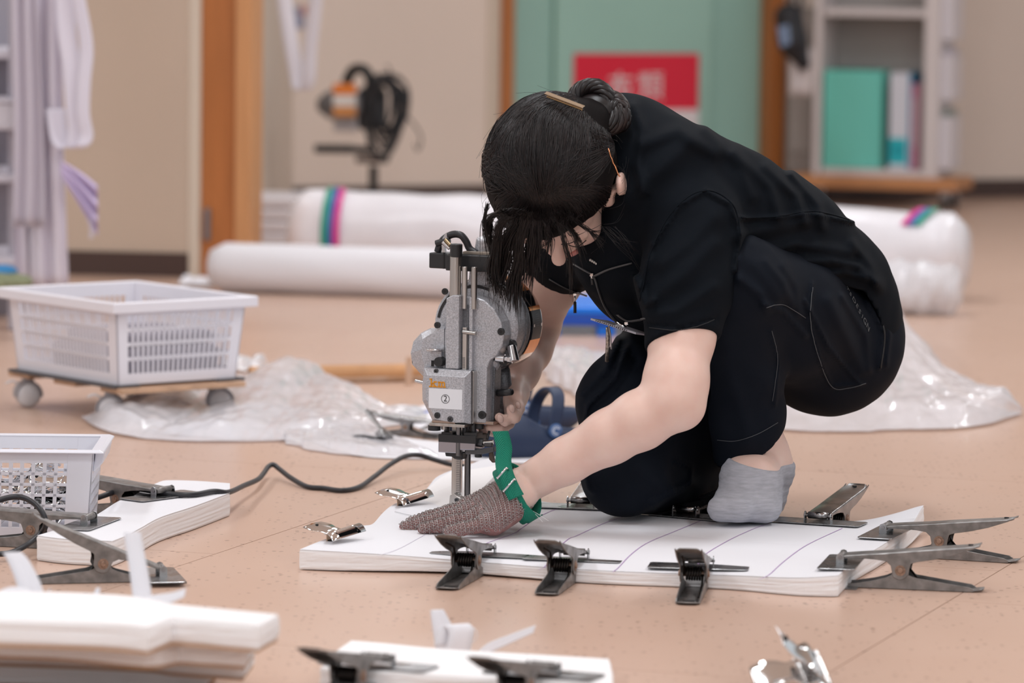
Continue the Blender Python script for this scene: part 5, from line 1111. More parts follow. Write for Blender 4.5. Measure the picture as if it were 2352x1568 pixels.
# navy clogs behind the machine
def clogs():
    mn = mat('navy_rubber', (0.016, 0.033, 0.085), 0.55); mn2 = mat('navy_inside', (0.006, 0.010, 0.03), 0.7)
    for k, (px, py, lbl) in enumerate(((1236, 1060, 'navy rubber clog with raised heel strap and round white rivet, in front of its pair'), (1168, 1004, 'navy rubber clog mostly hidden behind its pair and the cutting machine'))):
        o = F(px, py); s = 1.0
        M = Matrix.Translation((o.x + .012, o.y + 0.09, 0)) @ Matrix.Rotation(math.radians(22), 4, 'Z')
        c = thing('rubber_clog', lbl, 'clog', (o.x, o.y + .09, 0), group=None)
        Mi = np.array(M.inverted())
        def fn(P):
            q = P @ Mi[:3, :3].T + Mi[:3, 3]
            x, y, z = q[:, 0], q[:, 1], q[:, 2]
            w = 0.046 + 0.006 * np.sin((x + .02) * 18); hz = 0.052 - 0.012 * np.clip((x - .0) / .12, -1, 1)
            sole = sd_ell(np.stack([x, y, z - .026], 1), (0, 0, 0), (0.128, 0.050, 0.040)); sole = smax(sole, -(z - .002), .004); sole = smax(sole, z - .062, .010)
            toe = sd_ell(np.stack([x + .065, y, z - .028], 1), (0, 0, 0), (0.068, 0.050, 0.050))
            d = smin(sole, toe, .02)
            cav = sd_ell(np.stack([x - .035, y, z - .062], 1), (0, 0, 0), (0.090, 0.043, 0.045))
            return smax(smax(d, -cav, .004), -(z - .001), .004)
        v, f = surfnet(fn, (o.x - .16, o.y - .08, -.005), (o.x + .19, o.y + .26, .10), .0035)
        mesh_obj('shell', v, f, mn, c, True)
        MB().lathe([(0, .0225), (.036, .0225), (.0362, .0205), (0, .0205)], 28, M @ Matrix.Translation((.035, 0, .0)) @ Matrix.Diagonal((2.1, 1, 1, 1))).build('insole', mn2, c)
        pts = catmull([(-.004, -.049, .050), (-.002, -.050, .067), (.004, -.046, .090), (.010, -.030, .108), (.012, 0, .116), (.010, .030, .108), (.004, .046, .090), (-.002, .050, .067), (-.004, .049, .050)], 5)
        P = []
        for i, p in enumerate(pts):
            p = Vector(p); P.append([M @ (p + Vector((d, 0, 0))) for d in (-.011, -.006, .006, .011)])
        MB().grid(P).build('heel_strap', mn, c, True, solid=.005)
        for sgn in (-1, 1):
            rv = MB().lathe([(0, .004), (.007, .004), (.0125, .001), (.013, -.003), (0, -.003)], 24, M @ Matrix.Translation((-.002, sgn * .052, .049)) @ Matrix.Rotation(PI / 2 * (1 if sgn < 0 else -1), 4, 'X')).build('rivet', mat('rivet_blue', (0.05, 0.12, 0.30), 0.5), c, True, weld=True)
            MB().lathe([(.004, .0043), (.0085, .0036), (.0085, .0030), (.004, .0036), (.004, .0043)], 20, M @ Matrix.Translation((-.002, sgn * .052, .049)) @ Matrix.Rotation(PI / 2 * (1 if sgn < 0 else -1), 4, 'X'), 0.4, 5.2).build('rivet_mark', mat('rivet_white', (0.55, 0.62, 0.75), 0.6), rv)
clogs()
# ================================================================ the person
CI = np.array(CAMM.inverted())
def PXY(P):
    q = P @ CI[:3, :3].T + CI[:3, 3]; return np.stack([1176 + FPX * q[:, 0] / -q[:, 2], 784 - FPX * q[:, 1] / -q[:, 2]], 1)
def fold2(P2, pts, w, a):
    d = np.full(len(P2), 1e6)
    for p, q in zip(pts[:-1], pts[1:]):
        p, q = np.array(p, float), np.array(q, float); ab = q - p; t = np.clip((P2 - p) @ ab / (ab @ ab), 0, 1)
        d = np.minimum(d, np.hypot(*(P2 - p - t[:, None] * ab).T))
    return a * np.exp(-(d / w) ** 2)
M_SKIN = mat('skin', (0.80, 0.575, 0.49), 0.46, var=0.05, vs=28, bump=0.05, bs=700, sss=0.12, col2=(0.76, 0.50, 0.42))
M_SHIRT = mat('black_shirt', (0.0036, 0.0055, 0.0088), 0.85, bump=0.10, bs=1600, spec=0.12)
M_TROU = mat('navy_trousers', (0.0040, 0.0062, 0.0115), 0.8, bump=0.10, bs=1500, spec=0.14)
J = dict(lsh=U(1592, 520, 6.34), lel=U(1548, 918, 6.24), lwr=U(1205, 1114, 6.315), rsh=U(1345, 515, 6.58), rel=U(1222, 750, 6.78), rwr=U(1178, 896, 6.655),
         lhip=U(1905, 785, 6.66), lkn=U(1690, 655, 6.37), lan=U(1750, 1030, 6.56), rhip=U(1720, 760, 6.78), rkn=U(1432, 1088, 6.46), ran=U(1650, 1120, 6.82),
         pel=U(1850, 720, 6.71), neck=U(1425, 335, 6.45), skl=U(1300, 372, 6.42))
person = thing('person', 'person in black work shirt and trousers kneeling and bending over the cutting machine', 'person', (J['lan'].x, J['lan'].y, 0.0))
# ---- head frame
HC = U(1268, 408, 6.335); hf = Vector((0.02, -0.25, -0.968)).normalized(); hl = Vector((1, -0.20, 0.05)); hl = (hl - hf * hl.dot(hf)).normalized(); hu = hl.cross(hf) * 1.0
if hu.y > 0: hu = -hu
HM = np.array([list(hl), list(hf), list(hu)])          # rows: left, forward, up
def HQ(P): return (P - A(HC)) @ HM.T
def hp(l, f, u): return Vector(HC) + hl * l + hf * f + hu * u
def head_sdf(P):
    q = HQ(P); s = q.copy(); s[:, 0] = np.abs(s[:, 0])
    d = sd_ell(q, (0, -0.004, 0.012), (0.078, 0.095, 0.086))
    d = smin(d, sd_ell(q, (0, 0.036, -0.048), (0.062, 0.058, 0.074)), 0.03)
    d = smin(d, sd_ell(s, (0.036, 0.070, -0.048), (0.024, 0.020, 0.026)), 0.02)          # cheeks
    d = smin(d, sd_ell(s, (0.026, 0.086, -0.006), (0.026, 0.009, 0.008)), 0.012)         # brows
    d = smax(d, -sd_ell(s, (0.031, 0.106, -0.022), (0.016, 0.014, 0.010)), 0.010)        # eye hollows
    d = smin(d, sd_ell(s, (0.031, 0.085, -0.022), (0.015, 0.011, 0.0105)), 0.004)        # closed lids
    d = smin(d, sd_cone(q, (0, 0.090, -0.008), (0, 0.112, -0.046), 0.008, 0.0105), 0.010)
    d = smin(d, sd_cone(s, (0.006, 0.100, -0.050), (0.012, 0.098, -0.050), 0.008, 0.007), 0.006)
    d = smin(d, sd_ell(q, (0, 0.088, -0.082), (0.022, 0.010, 0.0055)), 0.005); d = smin(d, sd_ell(q, (0, 0.086, -0.092), (0.019, 0.011, 0.006)), 0.004)
    d = smin(d, sd_ell(q, (0, 0.074, -0.116), (0.020, 0.018, 0.014)), 0.02); s[:, 0] = np.where(q[:, 0] > 0, q[:, 0], -q[:, 0] + .030)
    # ears
    e = sd_cone(s, (0.078, 0.030, -0.016), (0.098, 0.022, -0.012), .014, .012); e = smin(e, sd_ell(s, (0.101, 0.016, -0.012), (0.0085, 0.021, 0.029)), .006); e = smax(e, -sd_ell(s, (0.098, 0.036, -0.014), (0.010, 0.016, 0.018)), 0.005)
    return smin(d, e, 0.006)
def arm_l(P):
    d = sd_chain(P, [J['lsh'], U(1566, 770, 6.285), U(1552, 880, 6.25), U(1548, 918, 6.24)], [0.050, 0.0455, 0.0440, 0.0435], 0.02)
    d = smin(d, sd_cone(P, U(1572, 940, 6.245), U(1540, 930, 6.24), 0.026, 0.036), 0.015)
    return smin(d, sd_chain(P, [U(1545, 922, 6.24), U(1470, 965, 6.25), U(1400, 1003, 6.265), U(1300, 1058, 6.29), J['lwr']], [0.0405, 0.0418, 0.0385, 0.0325, 0.0272], 0.012), 0.010)
HL = dict(i=[U(1080, 1163, 6.365), U(1030, 1178, 6.375), U(985, 1190, 6.38), U(946, 1200, 6.385)], m=[U(1078, 1176, 6.335), U(1022, 1190, 6.345), U(972, 1203, 6.35), U(930, 1211, 6.35)],
          r=[U(1096, 1190, 6.300), U(1046, 1200, 6.305), U(1008, 1209, 6.305), U(972, 1215, 6.305)], p=[U(1126, 1200, 6.272), U(1088, 1210, 6.265), U(1060, 1216, 6.260), U(1032, 1220, 6.256)],
          t=[U(1150, 1138, 6.375), U(1122, 1152, 6.40), U(1092, 1166, 6.41), U(1068, 1176, 6.41)])
def hand_l(P):
    w = J['lwr']; d = None
    for k, rr in (('i', .0092), ('m', .0094), ('r', .0090), ('p', .0082), ('t', .0102)):
        c = HL[k]; e = sd_chain(P, c, [rr * 1.12, rr * 1.02, rr * .94, rr * .78], 0.004); d = e if d is None else smin(d, e, 0.0035)
    pm = sd_cone(P, U(1192, 1122, 6.31), HL['i'][0], .024, .0125)
    for k in ('m', 'r', 'p'): pm = smin(pm, sd_cone(P, U(1188, 1132, 6.30), HL[k][0], .024, .0125), .012)
    pm = smin(pm, sd_cone(P, U(1166, 1172, 6.280), U(1140, 1196, 6.268), .020, .0165), .02)      # heel of the hand on the cloth
    pm = smin(pm, sd_cone(P, U(1180, 1130, 6.33), HL['t'][0], .022, .013), .012)
    return smin(smin(d, pm, 0.010), sd_cone(P, w, U(1186, 1128, 6.305), .0272, .025), .012)
def arm_r(P):
    return sd_chain(P, [J['rsh'], U(1266, 640, 6.70), J['rel'], U(1208, 800, 6.75), U(1190, 850, 6.70), J['rwr']], [0.052, 0.0455, 0.0400, 0.0375, 0.031, 0.0245], 0.02)
HR = dict(i=[U(1180, 930, 6.600), U(1176, 955, 6.575), U(1160, 966, 6.556), U(1146, 958, 6.550)], m=[U(1178, 945, 6.615), U(1168, 972, 6.590), U(1146, 984, 6.570), U(1124, 982, 6.562)],
          r=[U(1174, 955, 6.635), U(1158, 980, 6.610), U(1132, 990, 6.590), U(1108, 985, 6.58)], p=[U(1166, 955, 6.655), U(1146, 980, 6.635), U(1122, 988, 6.620), U(1102, 982, 6.61)],
          t=[U(1184, 915, 6.595), U(1190, 938, 6.575), U(1182, 958, 6.560), U(1174, 940, 6.552)])
def hand_r(P):
    d = None
    for k, rr in (('i', .0088), ('m', .0090), ('r', .0088), ('p', .0078), ('t', .0098)):
        e = sd_chain(P, HR[k], [rr * 1.1, rr, rr * .92, rr * .78], 0.003); d = e if d is None else smin(d, e, 0.0028)
    pm = None
    for k in 'imrp':
        e = sd_cone(P, U(1178, 904, 6.65), HR[k][0], .021, .0125); pm = e if pm is None else smin(pm, e, .01)
    pm = smin(pm, sd_cone(P, U(1180, 900, 6.64), HR['t'][0], .019, .0125), .01)
    return smin(d, pm, .008)
def foot(P):
    d = sd_chain(P, [U(1738, 985, 6.54), U(1750, 1030, 6.555), U(1756, 1066, 6.565)], [0.0375, 0.0355, 0.0370], .01)
    d = smin(d, sd_chain(P, [U(1756, 1062, 6.565), U(1724, 1106, 6.48), U(1706, 1150, 6.44)], [0.037, 0.041, 0.027], .02), .02)
    d = smin(d, sd_cone(P, U(1768, 1090, 6.585), U(1750, 1138, 6.59), .030, .030), .025)
    for a, b, r0, r1 in (((1676, 1150, 6.45), (1655, 1168, 6.415), .020, .0175), ((1715, 1150, 6.44), (1700, 1166, 6.41), .021, .018), ((1752, 1150, 6.45), (1762, 1166, 6.43), .021, .018)): d = smin(d, sd_cone(P, U(*a), U(*b), r0, r1), .02)
    d = smin(d, sd_cone(P, U(1760, 1148, 6.58), U(1755, 1160, 6.45), .024, .020), .02)
    return smax(d, -(P[:, 2] - (ZP + .0015) * (P[:, 1] < 6.53)), 0.006)
def core(P):
    d = sd_chain(P, [J['pel'], U(1761, 590, 6.62), U(1600, 490, 6.52), U(1470, 410, 6.47), J['neck']], [0.085, 0.08, 0.085, 0.075, 0.05], .03)
    d = smin(d, sd_chain(P, [J['neck'], U(1360, 350, 6.435), J['skl']], [0.048, 0.045, 0.046], .02), .02)
    d = smin(d, sd_cone(P, J['neck'], J['lsh'], .05, .045), .03); d = smin(d, sd_cone(P, J['neck'], J['rsh'], .05, .045), .03)
    d = smin(d, sd_chain(P, [J['lhip'], J['lkn'], U(1725, 900, 6.48), U(1738, 985, 6.54)], [.07, .045, .036, .034], .02), .02)
    return smin(d, sd_chain(P, [J['rhip'], U(1440, 960, 6.54), J['rkn'], J['ran']], [.07, .045, .04, .03], .02), .02)
def body(P):
    d = smin(core(P), head_sdf(P), .02); d = smin(d, arm_l(P), .02); d = np.minimum(d, hand_l(P)); d = smin(d, arm_r(P), .02); d = smin(d, hand_r(P), .006); return smin(d, foot(P), .006)
pts_all = list(J.values()) + [hp(0, .13, -.13), hp(.1, 0, 0), hp(-.1, 0, .1), hp(0, -.11, 0), U(1660, 1195, 6.41), U(1800, 1170, 6.66), U(920, 1215, 6.34), U(1100, 1000, 6.55)]
lo, hi = bounds(pts_all, 0.06)
v, f = surfnet(body, lo, hi, 0.0042)
skin = mesh_obj('body', v, f, M_SKIN, person, True, fix=False)
# finger nails of the bare hand
mnail = mat('nail', (0.62, 0.42, 0.36), 0.18, coat=0.6)
for c, n_ in ((U(1149, 961, 6.538), (.008, .0115)), (U(1176, 938, 6.542), (.0075, .011)), (U(1190, 930, 6.556), (.007, .010))):
    MB().lathe([(0, .0016), (.6, .0013), (.92, .0004), (1, -.0006), (0, -.0008)], 16, Matrix.Translation(c) @ Matrix.Rotation(PI / 2, 4, 'X') @ Matrix.Rotation(.35, 4, 'Z') @ Matrix.Diagonal((n_[0] * .62, n_[1] * .62, 1, 1))).build('finger_nail', mnail, skin, True, weld=True)
# lashes and brows, lips are on the underside of the bent face
for s in (-1, 1):
    MB().tube(catmull([hp(s * .018, .0955, -.026), hp(s * .031, .0985, -.0275), hp(s * .045, .090, -.025)], 5), .0007, 6).build('eyelash', mat('lash_black', (0.012, 0.009, 0.008), 0.6), skin, True)
    MB().tube(catmull([hp(s * .012, .0985, -.004), hp(s * .028, .0975, .001), hp(s * .048, .086, -.004)], 5), .0013, 6, flat=.5).build('eyebrow', MATS['lash_black'], skin, True)
MB().tube(catmull([hp(-.021, .093, -.087), hp(-.010, .0985, -.086), hp(.010, .0985, -.086), hp(.021, .093, -.087)], 5), [.002] + [.0042] * 14 + [.002], 8).build('lips', mat('lips', (0.56, 0.24, 0.22), 0.4), skin, True)
# ---- shirt
LAT = (J['lsh'] - J['rsh']).normalized()
SP_ = [((1462, 408, 6.45), .108), ((1606, 500, 6.52), .116), ((1735, 578, 6.61), .120), ((1826, 682, 6.68), .126), ((1856, 730, 6.70), .124)]
shirt_folds = [([(1455, 245), (1475, 300), (1465, 380), (1478, 440)], 13, 0.0113), ([(1480, 330), (1560, 300), (1640, 350)], 18, 0.0113), ([(1440, 460), (1500, 400), (1580, 330)], 26, 0.0133), ([(1620, 300), (1700, 380), (1730, 450)], 16, 0.0076),
               ([(1690, 350), (1770, 430), (1790, 500)], 14, 0.0095), ([(1760, 385), (1830, 450), (1850, 510)], 13, 0.0095), ([(1820, 400), (1880, 470), (1890, 520)], 12, 0.0095), ([(1700, 500), (1780, 500), (1860, 490), (1960, 510)], 5, 0.0066),
               ([(1700, 540), (1800, 520), (1880, 500)], 16, 0.0076), ([(1740, 585), (1830, 560), (1950, 580)], 14, 0.0113), ([(1850, 600), (1910, 600), (1970, 612), (2010, 650)], 12, 0.0151), ([(1880, 635), (1940, 625), (1985, 640)], 9, 0.0113), ([(1960, 560), (2000, 610), (2020, 660)], 12, 0.0113),
               ([(1500, 560), (1560, 470), (1620, 436), (1680, 470), (1702, 540), (1690, 620)], 6, 0.0076), ([(1470, 660), (1500, 560)], 7, 0.0076), ([(1500, 680), (1560, 640), (1640, 560)], 20, 0.0095), ([(1492, 720), (1550, 715), (1640, 660)], 16, 0.0076), ([(1520, 600), (1580, 560), (1640, 500)], 22, 0.0095), ([(1488, 742), (1560, 752), (1648, 730)], 3.5, -0.0042), ([(1460, 640), (1480, 700), (1500, 690)], 9, 0.0133)]
def sleeve(P, a, b, ra, rb, k=.02): return sd_chain(P, [a, (A(a) + A(b)) / 2, b], [ra, (ra + rb) / 2 + .003, rb], k)
HEMX, HEMY = [1500, 1690, 1705, 1790, 1850, 1920, 1985, 2012, 2030, 2065], [900, 900, 562, 588, 622, 652, 668, 712, 770, 838]
lend, rend = U(1565, 786, 6.28), U(1290, 606, 6.675)
def shirt(P):
    P2 = PXY(P); d = None
    for o in (-.050, .050):
        e = sd_chain(P, [A(U(*c)) + o * A(LAT) for c, r in SP_], [r - .010 for c, r in SP_], .03); d = e if d is None else smin(d, e, .06)
    d = smin(d, sd_ell(P, U(1440, 560, 6.50), (.085, .13, .095)), .05)                       # chest and belly below
    d = smin(d, sd_cone(P, U(1500, 640, 6.56), U(1700, 700, 6.66), .085, .10), .05)
    d = smin(d, sd_cone(P, J['neck'], U(1590, 500, 6.36), .062, .058), .05); d = smin(d, sd_cone(P, J['neck'], J['rsh'], .060, .055), .05)
    d = smin(d, sd_ell(P, U(2010, 745, 6.69), (.028, .06, .040)), .03)
    sl = sleeve(P, J['lsh'], lend, .0705, .0535); n_ = A(lend) - A(J['lsh']); n_ /= np.linalg.norm(n_)
    wob = .002 * np.sin((P2[:, 0] - 1480) / 40.0) + np.clip(P2[:, 0] - 1566, -90, 90) * .00020
    sl = smax(sl, (P - A(lend)) @ n_ + wob, .003)
    d = smin(d, sl, .018)
    sr = sleeve(P, J['rsh'], rend, .066, .056); n2 = A(rend) - A(J['rsh']); n2 /= np.linalg.norm(n2); sr = smax(sr, (P - A(rend)) @ n2, .003); d = smin(d, sr, .03)
    d = smax(d, -(sd_cone(P, U(1300, 372, 6.42), U(1405, 335, 6.445), .058, .050)), .006)      # neck opening
    for pts, w, a in shirt_folds: d = d - fold2(P2, pts, w, a)
    d = d + .0012 * noise3(P, 26, 3) + .0006 * noise3(P, 60, 5)
    hem = (P2[:, 1] - np.interp(P2[:, 0], HEMX, HEMY)) / 1500.0 * .8
    return smax(d, hem, .004)
lo, hi = bounds([U(1280, 480, 6.6), U(1420, 210, 6.3), U(2075, 860, 6.9), U(1560, 790, 6.2), U(1240, 640, 6.85), U(1400, 400, 6.9)], .05)
v, f = surfnet(shirt, lo, hi, 0.0044)
sh = mesh_obj('shirt', v, f, M_SHIRT, person, True, fix=False)
# collar
ax = (A(U(1340, 352, 6.43)) - A(U(1440, 322, 6.45))); 
Mc = frame_mat(U(1418, 330, 6.45), (0, -1, 0.2), Vector(ax).normalized())
MB().lathe([(.071, -.012), (.068, .010), (.063, .030), (.058, .031), (.058, .012), (.062, -.012)], 40, Mc @ Matrix.Diagonal((1.0, 1.18, 1, 1))).build('collar', M_SHIRT, sh, True, bevel=.002)
# ---- trousers
tr_folds = [([(1698, 640), (1745, 676), (1760, 706)], 12, 0.0095), ([(1756, 700), (1800, 715), (1850, 770)], 8, 0.0068), ([(1690, 590), (1740, 610), (1790, 680)], 20, 0.0068), ([(1800, 610), (1830, 660), (1836, 720)], 12, 0.0054), ([(1760, 600), (1800, 650), (1820, 700)], 10, 0.0054),
            ([(1866, 650), (1862, 740), (1885, 830), (1912, 888), (1985, 882)], 4, 0.0041), ([(1850, 690), (1905, 800), (1975, 880)], 5, 0.0061), ([(1905, 690), (1950, 780), (1980, 850)], 16, 0.0068), ([(1935, 680), (1990, 770), (1998, 850)], 8, 0.0047), ([(1995, 690), (2030, 760), (2020, 845)], 5, 0.0054), ([(2008, 690), (2044, 765), (2036, 840)], 5, 0.0041),
            ([(1640, 760), (1700, 830), (1760, 880)], 24, 0.0054), ([(1770, 760), (1790, 830), (1780, 930)], 4, 0.0034), ([(1660, 820), (1700, 930), (1720, 1010)], 20, 0.0054), ([(1420, 780), (1390, 850), (1336, 905)], 10, 0.0081), ([(1440, 800), (1412, 870), (1350, 930), (1338, 1000)], 6, 0.0068), ([(1460, 830), (1410, 900), (1352, 950)], 12, -0.0054),
            ([(1500, 1160), (1560, 1130), (1590, 1110)], 12, 0.0081), ([(1550, 1060), (1590, 1075), (1585, 1110), (1545, 1120)], 4, 0.0034), ([(1420, 1030), (1500, 1100), (1560, 1140)], 22, 0.0068), ([(1345, 1095), (1352, 1120), (1362, 1130)], 7, 0.0081), ([(1720, 560), (1690, 600), (1700, 640)], 16, 0.0054)]
hemn = (A(J['lan']) - A(U(1690, 700, 6.40))); hemn /= np.linalg.norm(hemn); hemc = A(U(1716, 1008, 6.515))
def trousers(P):
    P2 = PXY(P)
    d = sd_ell(P, U(1862, 742, 6.705), (.135, .125, .120))
    d = smin(d, sd_ell(P, U(1912, 802, 6.655), (.098, .105, .096)), .04); d = smin(d, sd_ell(P, U(1975, 768, 6.70), (.046, .088, .075)), .04)
    d = smin(d, sd_ell(P, U(1790, 790, 6.82), (.10, .10, .095)), .04)
    d = smin(d, sd_chain(P, [J['lhip'], U(1790, 715, 6.50), J['lkn']], [.103, .092, .076], .03), .03)
    rt = sd_chain(P, [J['rhip'], U(1570, 800, 6.69), U(1440, 925, 6.54), J['rkn']], [.10, .088, .070, .0595], .03)
    rt = smin(rt, sd_chain(P, [U(1470, 1010, 6.54), U(1570, 985, 6.64), U(1640, 1000, 6.74)], [.060, .075, .070], .02), .03)
    rt = smin(rt, sd_chain(P, [J['rkn'], U(1530, 1095, 6.62), J['ran']], [.0585, .058, .05], .02), .02); d = smin(d, rt, .03)
    sn_ = sd_chain(P, [U(1692, 668, 6.375), U(1716, 850, 6.455), U(1716, 950, 6.49), U(1718, 1060, 6.53)], [.072, .0535, .0535, .0535], .02)
    hz = (P - hemc) @ hemn + (P2[:, 0] - 1716) * 0.00025 - .004 * np.cos((P2[:, 0] - 1700) / 60.0)
    sn_ = smax(sn_, hz, .0025); cav = sd_chain(P, [U(1716, 950, 6.49), U(1720, 1090, 6.545)], [.046, .050], .01); sn_ = smax(sn_, -np.maximum(cav, -hz - .035), .002)
    d = smin(d, sn_, .012)
    for pts, w, a in tr_folds: d = d - fold2(P2, pts, w, a)
    d = d + .0010 * noise3(P, 30, 8) + .0005 * noise3(P, 70, 9)
    return smax(d, -(P[:, 2] - .0012), .01)
lo, hi = bounds([U(1310, 900, 6.4), U(2075, 760, 6.9), U(1700, 540, 6.3), U(1700, 1070, 6.45), U(1640, 1160, 6.9), U(1400, 1180, 6.4), U(1900, 800, 6.98)], .04)
v, f = surfnet(trousers, lo, hi, 0.0044)
tr = mesh_obj('trousers', v, f, M_TROU, person, True, fix=False)
# ---- sock
sk = A(U(1748, 1046, 6.56)); skn = A(Vector((-.22, .06, -1)).normalized())
def sock(P):
    P2 = PXY(P); d = foot(P) - .0022 - .0004 * np.sin(P2[:, 1] / 3.2)
    c = -((P - sk) @ skn); d = smax(d, c, .002); return smax(d, -(P[:, 2] - .0008), .004)
lo, hi = bounds([U(1640, 1195, 6.40), U(1815, 1100, 6.68), U(1700, 1050, 6.55)], .02)
v, f = surfnet(sock, lo, hi, 0.003)
mesh_obj('sock', v, f, mat('grey_sock', (0.44, 0.435, 0.475), 0.9, var=0.14, vs=55, bump=0.4, bs=500, stretch=(1, 1, 6), sheen=0.15), person, True, fix=False)
# ---- chain mail glove
def glove_base(P):
    d = hand_l(P) - .0012; c = (P - A(U(1204, 1118, 6.31))) @ A((J['lwr'] - U(1300, 1058, 6.29)).normalized()) * -1
    d = smax(d, c, .003); return smax(d, -(P[:, 2] - (ZP + .0012)), .002)
lo, hi = bounds([U(915, 1215, 6.36), U(1225, 1100, 6.36), U(1200, 1228, 6.22)], .02)
v, f = surfnet(glove_base, lo, hi, 0.0032)
gl = mesh_obj('mesh_glove', v, f, mat('glove_inside', (0.26, 0.125, 0.115), 0.7, var=0.3, vs=120), person, True, fix=False)
from mathutils.bvhtree import BVHTree
GB = BVHTree.FromPolygons([tuple(p) for p in v], [tuple(int(i) for i in q) for q in f])
fa = A((HL['m'][3] - J['lwr']).normalized()); tc_ = [(math.cos(2 * PI * i / 8), math.sin(2 * PI * i / 8)) for i in range(8)]; RV, RF = [], []; RR, rr_ = .00215, .00040
gc = (A(J['lwr']) + A(HL['m'][3])) / 2
views = [A(Vector((.1, -.75, .66)).normalized()), A(Vector((-.1, .8, .6)).normalized())]
for vi, vd in enumerate(views):
    a1 = fa - vd * (fa @ vd); a1 /= np.linalg.norm(a1); a2 = np.cross(vd, a1)
    for i in range(-62, 63):
        for j in range(-34, 35):
            o_ = gc + a1 * (i * .00300) + a2 * ((j + .5 * (i % 2)) * .00345) + vd * .3
            h = GB.ray_cast(Vector(o_), Vector(-vd))
            if h[0] is None: continue
            n_ = A(h[1]); n_ = n_ if n_ @ vd > 0 else -n_
            k = [n_ @ w for w in views]
            if (vi == 0 and k[0] < k[1] - .05) or (vi == 1 and k[1] <= k[0]) or k[vi] < .18 or h[0].z < ZP + .0022: continue
            p0 = A(h[0]) + n_ * .0009; t = fa - n_ * (fa @ n_); t /= np.linalg.norm(t) + 1e-9; b_ = np.cross(n_, t); til = .60 if i % 2 else -.60
            ax1 = b_; ax2 = t * math.cos(til) + n_ * math.sin(til); ax3 = np.cross(ax1, ax2); base = len(RV)
            for c, s_ in tc_:
                r_ = ax1 * c + ax2 * s_; p = p0 + r_ * RR
                RV += [tuple(p + r_ * rr_), tuple(p + ax3 * rr_), tuple(p - r_ * rr_), tuple(p - ax3 * rr_)]
            for q in range(8):
                for w in range(4): RF.append((base + q * 4 + w, base + q * 4 + (w + 1) % 4, base + ((q + 1) % 8) * 4 + (w + 1) % 4, base + ((q + 1) % 8) * 4 + w))
rg = mesh_obj('metal_ring_mail', RV, RF, mat('ring_steel', (0.48, 0.45, 0.44), 0.28, 1.0), gl, True, fix=False); tag(rg, kind='stuff')
# green strap round the wrist with a standing tail and two buckle bars
M_GRN = mat('green_webbing', (0.0, 0.235, 0.145), 0.7)
def webbing(m):
    nt = m.node_tree; b = nt.nodes['Principled BSDF']; N = nt.nodes.new; uv = N('ShaderNodeUVMap'); sp = N('ShaderNodeSeparateXYZ'); nt.links.new(uv.outputs[0], sp.inputs[0])
    a = N('ShaderNodeMath'); a.operation = 'SUBTRACT'; a.inputs[1].default_value = .5; nt.links.new(sp.outputs[0], a.inputs[0]); ab = N('ShaderNodeMath'); ab.operation = 'ABSOLUTE'; nt.links.new(a.outputs[0], ab.inputs[0])
    m1 = N('ShaderNodeMath'); m1.operation = 'MULTIPLY_ADD'; m1.inputs[1].default_value = 1.0; nt.links.new(ab.outputs[0], m1.inputs[0]); nt.links.new(sp.outputs[1], m1.inputs[2])
    m2 = N('ShaderNodeMath'); m2.operation = 'MULTIPLY'; m2.inputs[1].default_value = 44.0; nt.links.new(m1.outputs[0], m2.inputs[0]); s = N('ShaderNodeMath'); s.operation = 'SINE'; nt.links.new(m2.outputs[0], s.inputs[0])
    bp = N('ShaderNodeBump'); bp.inputs['Strength'].default_value = .8; bp.inputs['Distance'].default_value = .0006; nt.links.new(s.outputs[0], bp.inputs['Height']); nt.links.new(bp.outputs[0], b.inputs['Normal'])
    mx = N('ShaderNodeMix'); mx.data_type = 'RGBA'; mx.inputs[6].default_value = (0, .15, .095, 1); mx.inputs[7].default_value = (.0, .285, .175, 1); mr = N('ShaderNodeMapRange'); mr.inputs[1].default_value = -1; nt.links.new(s.outputs[0], mr.inputs[0]); nt.links.new(mr.outputs[0], mx.inputs[0]); nt.links.new(mx.outputs[2], b.inputs['Base Color'])
webbing(M_GRN)
def strap_mesh(name, centre, wdir, width, parent, solid=.0016, closed=False):
    c = [Vector(p) for p in centre]; P = []
    for i, p in enumerate(c):
        w = Vector(wdir(i / max(1, len(c) - 1)) if callable(wdir) else wdir).normalized() * width / 2; P.append([p - w, p - w / 2, p, p + w / 2, p + w])
    if closed: P.append(P[0])
    o = MB().grid(P).build(name, M_GRN, parent, True, solid=solid); me = o.data; uvl = me.uv_layers.new(name='UVMap'); L_ = 0.0; acc = [0.0]
    for i in range(1, len(P)): L_ += (P[i][2] - P[i - 1][2]).length; acc.append(L_)
    for lp in me.loops: r_, q = divmod(lp.vertex_index, 5); uvl.data[lp.index].uv = (q / 4, acc[min(r_, len(acc) - 1)] / width)
    return o
fd = (J['lwr'] - U(1300, 1058, 6.29)).normalized(); wc = U(1190, 1130, 6.305); e1 = (U(1225, 1178, 6.30) - U(1150, 1070, 6.31)); e1 = (e1 - fd * e1.dot(fd)).normalized(); e2 = fd.cross(e1)
ring = [wc + e1 * (.0440 * math.cos(t)) + e2 * (.0365 * math.sin(t)) + fd * (.004 * math.cos(2 * t)) for t in np.linspace(0, 2 * PI, 37)[:-1]]
strap_mesh('wrist_strap', ring, fd, .0245, gl, closed=True)
ring2 = [wc + e1 * (.0460 * math.cos(t)) + e2 * (.0385 * math.sin(t)) - fd * (.003) for t in (np.linspace(-.1, 2.6, 16) if e2.y < 0 else np.linspace(.1, -2.6, 16))]
strap_mesh('strap_overlap', ring2, fd, .0235, gl)
